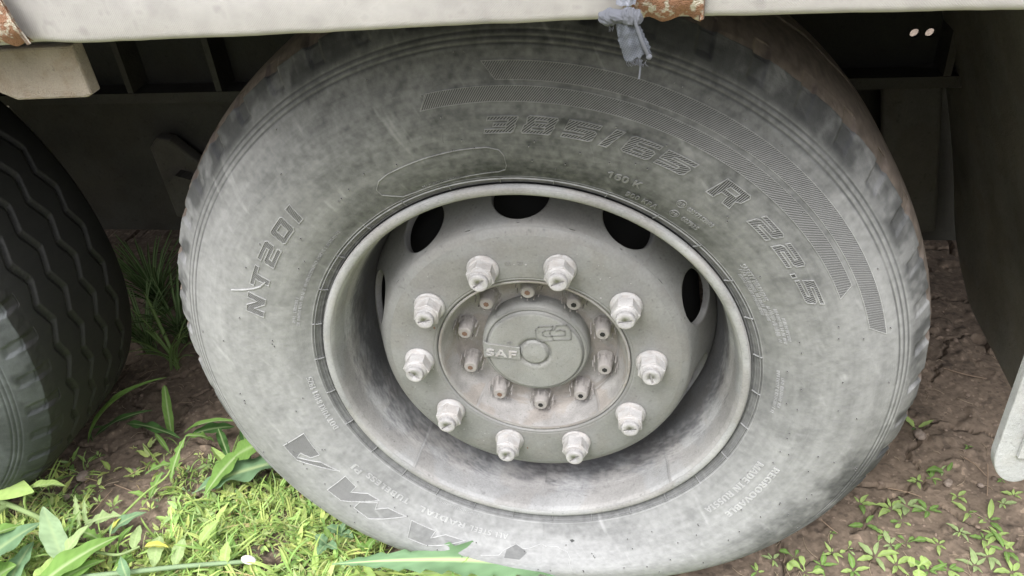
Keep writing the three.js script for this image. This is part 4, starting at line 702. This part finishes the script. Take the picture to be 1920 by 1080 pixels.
plant('pale_stem_weed', 'weed lying on its side with a thick pale stem and drooping leaves at the bottom', [
  [[-0.689, 0.05, 0.027], [-0.681, 0.03, 0.078], .028, { lift: .1, color: 'pale', shape: 'oval' }],
  [[-0.642, 0.05, 0.029], [-0.642, 0.03, 0.076], .024, { lift: .12, color: 'pale' }],
  [[-0.702, 0.055, 0.056], [-0.66, 0.05, 0.05], .013, { lift: .25, color: 'yellow', fold: .7 }],
  [[-0.723, 0.05, 0.059], [-0.731, 0.06, 0.015], .020, { lift: .1, color: 'pale' }],
  [[-0.614, 0.04, 0.03], [-0.588, 0.06, -0.008], .022, { lift: .15, color: 'lime' }],
  [[-0.556, 0.03, 0.062], [-0.552, 0.06, 0.035], .022, { lift: .05, color: 'lime' }],
  [[-0.714, 0.04, 0.073], [-0.739, 0.05, 0.095], .018, { lift: .4, color: 'mid', curl: 2 }],
  [[-0.698, 0.05, 0.121], [-0.726, 0.07, 0.085], .020, { lift: .4, color: 'blue', curl: 2 }],
], [[[[-0.792, 0.045, 0.118], [-0.702, 0.045, 0.099], [-0.625, 0.04, 0.078], [-0.512, 0.03, 0.05]], .0048, 'grey', .8], [[[-0.789, 0.05, 0.07], [-0.742, 0.05, 0.071], [-0.715, 0.05, 0.052]], .003, 'pale', .8]]);
// dark plants under the trailer between the tyres
{ const q = rng(61), tuft = (name, label, px, n, len, col) => { const L = []; for (let i = 0; i < n; i++) { const a = q() * 6.28, e = len * (.5 + .7 * q()), b = [px[0] + Math.cos(a) * e * .75, .03 + e * (.3 + .6 * q()), px[2] + Math.sin(a) * e * .6]; L.push([[px[0] + (q() - .5) * .02, 0, px[2] + (q() - .5) * .02], b, .006 + .006 * q(), { lift: .25, color: col, shape: 'strap', nl: 10, nw: 2, fold: .6 }]); } plant(name, label, L, [], 'grass'); };
  tuft('grass_tuft', 'dark spiky tuft in the shade between the two tyres', [-1.077, 0, -0.685], 60, .24, 'deep');
  tuft('grass_tuft', 'low dark blades against the left side of the large tyre', [-0.96, 0, -0.571], 40, .17, 'deep');
  tuft('grass_tuft', 'thin dark grass at the inner foot of the left tyre', [-1.022, 0, -0.527], 34, .16, 'deep');
  tuft('grass_tuft', 'sparse arching blades on the soil just behind the gap between the tyres', [-0.931, 0, -0.473], 16, .17, 'mid'); }
// seedlings
const seedM = M.leaf;
function seedling(pos, size, n, seed, color, label, group, shape = 'oval', hgt = .5) {
  const q = rng(seed), o = thing('seedling', label, 'seedling', [pos[0], soilY(pos[0], pos[2]) * near(pos[0], pos[2]), pos[2]], group), a0 = q() * 6.28;
  for (let i = 0; i < n; i++) { const a = a0 + i * 2.4 + (q() - .5) * .5, l = size * (.5 + .8 * q()), e = hgt * (.4 + .9 * q()), s = .12 * l, b = [Math.cos(a) * l, l * e, Math.sin(a) * l];
    part(o, 'leaf', leaf([Math.cos(a) * s, .002 + i * .0006, Math.sin(a) * s], b, l * (.22 + .18 * q()), { seed: seed * 31 + i, lift: .16, bend: (q() - .5) * .4, color: q() < .25 ? 'lime' : color, shape: seed % 3 === 0 ? 'lance' : seed % 5 === 0 ? 'spoon' : shape, nl: 10, nw: 4, rib: .35 }), seedM); }
  return o;
}
const RIGHT = [[[0.538, 0, -0.184], .05, 4], [[0.538, 0, -0.137], .045, 3], [[0.616, 0, -0.185], .05, 5], [[0.588, 0.01, -0.176], .055, 5], [[0.651, 0, -0.181], .05, 5], [[0.601, 0, -0.148], .045, 4], [[0.697, 0, -0.278], .035, 3], [[0.647, 0, -0.242], .03, 5], [[0.676, 0, -0.257], .035, 5], [[0.48, 0, -0.116], .03, 4], [[0.501, 0, -0.084], .03, 4], [[0.708, 0, -0.216], .03, 4], [[0.716, 0, -0.181], .045, 4], [[0.746, 0, -0.166], .06, 5], [[0.778, 0, -0.203], .035, 5], [[0.802, 0, -0.223], .035, 4], [[0.725, 0, -0.125], .05, 5], [[0.753, 0, -0.106], .06, 5], [[0.69, 0, -0.133], .045, 6], [[0.65, 0, -0.108], .045, 5], [[0.598, 0, -0.104], .045, 5], [[0.563, 0, -0.117], .045, 4], [[0.541, 0, -0.072], .06, 5], [[0.572, 0, -0.059], .05, 5], [[0.453, 0, -0.048], .05, 6], [[0.412, 0, -0.061], .045, 5], [[0.376, 0, -0.052], .035, 5], [[0.473, 0, -0.071], .035, 5], [[0.502, 0, -0.042], .05, 5], [[0.654, 0, -0.061], .055, 6], [[0.697, 0, -0.07], .055, 5], [[0.752, 0, -0.064], .06, 6], [[0.62, 0, -0.053], .05, 5], [[0.759, 0, -0.338], .022, 4], [[0.724, 0, -0.093], .05, 5], [[0.425, 0, -0.03], .045, 5], [[0.795, 0, -0.259], .022, 4], [[0.348, 0, -0.023], .03, 4], [[0.571, 0, -0.096], .04, 5], [[0.748, 0, -0.133], .05, 5]];
{
  const NUM = ['first', 'second', 'third', 'fourth', 'fifth', 'sixth', 'seventh', 'eighth', 'ninth', 'tenth', 'eleventh', 'twelfth'], CNT = ['', '', 'two', 'three', 'four', 'five', 'six'], COL = ['green', 'green', 'pale', 'yellow-green'], ROW = ['farthest', 'second', 'middle', 'fourth', 'nearest'];
  const byZ = RIGHT.map((r, i) => [...r, i]).sort((a, b) => a[0][2] - b[0][2]), rows = ROW.map((_, k) => byZ.slice(k * 8, k * 8 + 8).sort((a, b) => a[0][0] - b[0][0]));
  rows.forEach((row, k) => row.forEach(([p, sz, n, i], m) => seedling(p, sz * .54, n, 900 + i, ['mid', 'mid', 'pale', 'lime'][i % 4], `${CNT[n]}-leaved ${COL[i % 4]} seedling on bare soil, ${NUM[m]} from left in ${ROW[k]} row`, 'seedlings on the bare soil', 'oval', .3)));
}
seedling([0.678, 0, -0.382], .028, 3, 701, 'deep', 'lone dark seedling in the shade right of the tyre, beside its edge', null);
seedling([0.705, 0, -0.272], .045, 2, 702, 'mid', 'two-leaved seedling lying flat above the other seedlings on the right soil', null, 'spoon');
{ // upright sprouts in front of the tyre's foot
  plant('sprout', 'bright upright sprout with three pointed leaves in front of the tyre foot', [[[0.132, 0.03, 0.028], [0.119, 0.07, 0.002], .022, { lift: .05, color: 'lime' }], [[0.129, 0.03, 0.028], [0.103, 0.05, 0.023], .014, { lift: .2, color: 'lime' }], [[0.117, 0.01, 0.022], [0.061, 0.04, 0.03], .018, { lift: .15, color: 'pale' }]], [], 'sprout');
  plant('sprout', 'tiny four-leaved sprout right of the upright one', [[[0.18, 0.03, 0.008], [0.168, 0.045, -0.003], .009, { lift: .1, color: 'pale' }], [[0.18, 0.03, 0.008], [0.202, 0.04, 0.005], .009, { lift: .1, color: 'pale' }], [[0.18, 0.03, 0.008], [0.161, 0.03, 0.02], .009, { lift: .1, color: 'lime' }], [[0.18, 0.03, 0.008], [0.184, 0.03, 0.024], .009, { lift: .1, color: 'lime' }]], [], 'sprout');
  plant('clover', 'three-leaflet clover near the bottom edge on the right', [[[0.594, 0.035, -0.033], [0.578, 0.04, -0.038], .02, { lift: .1, color: 'lime', shape: 'spoon' }], [[0.594, 0.035, -0.033], [0.611, 0.04, -0.043], .02, { lift: .1, color: 'lime', shape: 'spoon' }], [[0.594, 0.035, -0.033], [0.592, 0.03, -0.015], .02, { lift: .1, color: 'lime', shape: 'spoon' }]], [], 'clover');
}
// dense low greenery on the left: nobody could count it
{
  const sprig = (seed, n, len, kind) => { const q = rng(seed), G = []; for (let i = 0; i < n; i++) {
    const a = i * 2.4 + q() * 1.3, l = len * (.45 + .8 * q()), e = kind === 'blade' ? .5 + q() : .1 + .9 * q(), h = .003 + .012 * q(), off = .15 * l;
    const col = kind === 'straw' ? 'straw' : kind === 'trefoil' ? (q() < .5 ? 'blue' : 'mid') : ['lime', 'lime', 'pale', 'mid', 'pale', 'straw'][Math.floor(q() * (kind === 'blade' ? 5 : 5.35))];
    const w = kind === 'blade' ? .075 : kind === 'straw' ? .04 : kind === 'lance' ? .20 : .30;
    G.push(leaf([Math.cos(a) * off, h, Math.sin(a) * off], [Math.cos(a) * l, h + l * e * (kind === 'straw' ? .12 : .6), Math.sin(a) * l], l * (w + .1 * q() * (w > .1)), { seed: seed * 50 + i, lift: kind === 'blade' ? .3 : .16, bend: (q() - .5) * .3, color: col, shape: kind === 'blade' || kind === 'straw' ? 'strap' : kind === 'lance' ? 'lance' : kind === 'trefoil' ? 'spoon' : 'oval', nl: 6, nw: 2, rib: .3, wave: .14 })); } return mergeGeometries(G); };
  const dens = (x, z) => { const n = fbm(x * 6 + 30, z * 6 + 30, 3, 44); const edge = -.045 - .115 * Math.exp(-Math.pow((x + .55) / .13, 2)) + .09 * (fbm(x * 7, 2, 3, 8) - .5); let d = Math.max(ss(edge - .03, edge + .05, z), .26 * ss(-.24, -.12, z)) * (1 - ss(-.02, .12, x)); d = Math.max(d, .9 * ss(.05, .13, z) * (1 - ss(.2, .6, x)), .95 * ss(-.5, -.35, x) * (1 - ss(-.02, .08, x)) * ss(-.06, .0, z)); d *= ss(.34, .50, n) * .92 + .08; if (z > .24) d = Math.max(d, .8); return d; };
  const q = rng(333), geos = [sprig(1, 7, .022, 'oval'), sprig(2, 6, .016, 'oval'), sprig(3, 7, .030, 'lance'), sprig(4, 5, .045, 'lance'), sprig(5, 6, .055, 'blade'), sprig(6, 4, .06, 'straw'), sprig(7, 3, .018, 'trefoil'), sprig(8, 8, .020, 'oval')], lists = geos.map(() => []), D = new THREE.Object3D();
  const inTyre = (x, z) => Math.abs(x) < .3 && z < .036 || (Math.hypot(x, HUB) < .525 && z < .02);
  for (let i = 0; i < 46000; i++) {
    const x = -1.5 + 2.7 * q(), z = -.45 + 1.0 * q(); if (q() > dens(x, z) || inTyre(x, z) || Math.hypot(x + 1.335, HUB) < .53 && z < 0) continue;
    const s = .45 + .9 * q() * q(); D.position.set(x, soilY(x, z) * near(x, z) + .012 * q() * q(), z); D.rotation.set((q() - .5) * .7, q() * 6.28, (q() - .5) * .7); D.scale.setScalar(s); D.updateMatrix(); lists[Math.floor(q() * 8)].push(D.matrix.clone());
  }
  const root = new THREE.Group(); root.name = 'ground_cover'; root.userData = { label: 'dense low light-green ground cover around the left foot of the wheel', category: 'ground cover', kind: 'stuff' }; scene.add(root);
  geos.forEach((g, k) => { const m = new THREE.InstancedMesh(g, M.leaf, lists[k].length); lists[k].forEach((t, i) => { m.setMatrixAt(i, t); const v = .95 + .5 * hash(i, k, 5); m.setColorAt(i, new THREE.Color().setRGB(v * (.9 + .3 * hash(i, k, 6)), v, v * .9)); }); m.name = 'small_leaf'; m.userData.kind = 'stuff'; m.castShadow = m.receiveShadow = true; root.add(m); });
}
// ---------------------------------------------------------------- stones, twigs, scraps on the soil
{
  const q = rng(4242), stone = (r, s) => { const g = new THREE.IcosahedronGeometry(1, 2), p = g.attributes.position; for (let i = 0; i < p.count; i++) { const k = .75 + .5 * fbm(p.getX(i) * 1.4 + s, p.getY(i) * 1.4 + p.getZ(i), 2, s); p.setXYZ(i, p.getX(i) * k, p.getY(i) * k, p.getZ(i) * k); } g.scale(r, r * .6, r * .8); g.rotateY(s); g.computeVertexNormals(); return boxUV(g); };
  M.stone = std(rep(dustPaint([.27, .225, .185], .3, 950, .3), 8), .95, rep(grain, 10), .001);
  [[[-0.959, 0.006, -0.132], .014, 'flat brown stone by the foot of the left tyre'], [[-0.962, 0.005, -0.079], .008, 'small rounded stone below the left tyre'], [[-0.861, 0.005, -0.156], .008, 'buried stone between the two tyres'], [[0.698, 0.005, -0.241], .009, 'flat stone fragment under the two-leaved seedling'], [[0.678, 0.006, -0.359], .013, 'pale clod in the shade by the tyre edge'], [[0.753, 0.004, -0.24], .006, 'small round pebble below the pale strap'], [[-0.924, 0.004, -0.162], .006, 'little pebble left of the sow thistle']].forEach(([p, r, l], i) => { const o = solo('stone', l, 'stone', stone(r, i + 1), M.stone); o.position.set(...p); });
  const g = [stone(.0022, 11), stone(.0035, 12), stone(.005, 13)], D = new THREE.Object3D(), root = new THREE.Group(); root.name = 'soil_crumbs'; root.userData = { label: 'fine crumbs of soil scattered over the bare ground', category: 'soil crumbs', kind: 'stuff' }; scene.add(root);
  g.forEach((s, k) => { const n = [2200, 420, 60][k], m = new THREE.InstancedMesh(s, M.stone, n); for (let i = 0; i < n; i++) { const x = -1.3 + 2.4 * q(), z = -.85 + 1.1 * q(); D.position.set(x, soilY(x, z) * near(x, z), z); D.rotation.set(0, q() * 6, 0); D.scale.setScalar(.6 + .8 * q()); D.updateMatrix(); m.setMatrixAt(i, D.matrix); const v = .45 + .5 * q(); m.setColorAt(i, new THREE.Color().setRGB(v, v * .95, v * .9)); } m.name = 'crumb'; m.userData.kind = 'stuff'; root.add(m); });
  M.straw = new THREE.MeshStandardMaterial({ color: new THREE.Color().setRGB(.30, .22, .15), roughness: .9 }); M.litter = new THREE.MeshStandardMaterial({ color: new THREE.Color().setRGB(.36, .29, .2), roughness: .9 });
  [[[[-0.878, 0.008, -0.115], [-0.835, 0.008, -0.102], [-0.794, 0.006, -0.088]], 'dry reddish twig on the soil between the tyres'], [[[-0.886, 0.006, -0.045], [-0.878, 0.01, -0.068], [-0.875, 0.008, -0.102]], 'thin dry stalk crossing the twig at the left'], [[[0.742, 0.006, -0.305], [0.756, 0.008, -0.285], [0.768, 0.006, -0.261]], 'bent dry stalk on the soil left of the pale strap'], [[[0.778, 0.006, -0.291], [0.769, 0.006, -0.258], [0.755, 0.006, -0.214]], 'straight dry stalk below the pale strap'], [[[0.59, 0.01, -0.216], [0.619, 0.014, -0.206], [0.643, 0.01, -0.2]], 'pale dry stalk above the seedlings right of the tyre'], [[[0.464, 0.012, -0.133], [0.479, 0.012, -0.115], [0.489, 0.006, -0.112]], 'short dry twig at the lower right edge of the tyre'], [[[0.773, 0.004, -0.56], [0.808, 0.006, -0.54], [0.847, 0.004, -0.531]], 'faint dry stalk in the shade under the trailer at right']].forEach(([pts, l]) => solo('dry_stalk', l, 'dry stalk', tube(pts, .0013, 12, 5, .6), M.straw));
  const lit = []; for (let i = 0; i < 620; i++) { const x = -1.2 + 2.2 * q(), z = -.6 + .8 * q(), a = q() * 6.28, l = .012 + .04 * q() * q(), y = soilY(x, z) + .003; lit.push(tube([[x, y, z], [x + Math.cos(a) * l * .5, y + .003 * q(), z + Math.sin(a) * l * .5], [x + Math.cos(a + .3) * l, y, z + Math.sin(a + .3) * l]], .0006, 4, 3)); }
  const o = solo('dry_litter', 'thin scraps of dry grass littered over the soil', 'litter', merge(lit), M.litter); o.userData.kind = 'stuff';
  M.petal = new THREE.MeshStandardMaterial({ color: new THREE.Color().setRGB(.75, .70, .68), roughness: .8, side: THREE.DoubleSide });
  const pt = new THREE.SphereGeometry(.011, 14, 8, 0, 6.283, 0, 1.5); pt.scale(1.2, .5, .8); pt.rotateZ(-.3); const s2 = solo('white_scrap', 'small white curled scrap at the end of the thick pale stem', 'scrap', pt, M.petal); s2.position.set(...[-0.511, 0.04, 0.055]);
}
renderer.render(scene, camera);
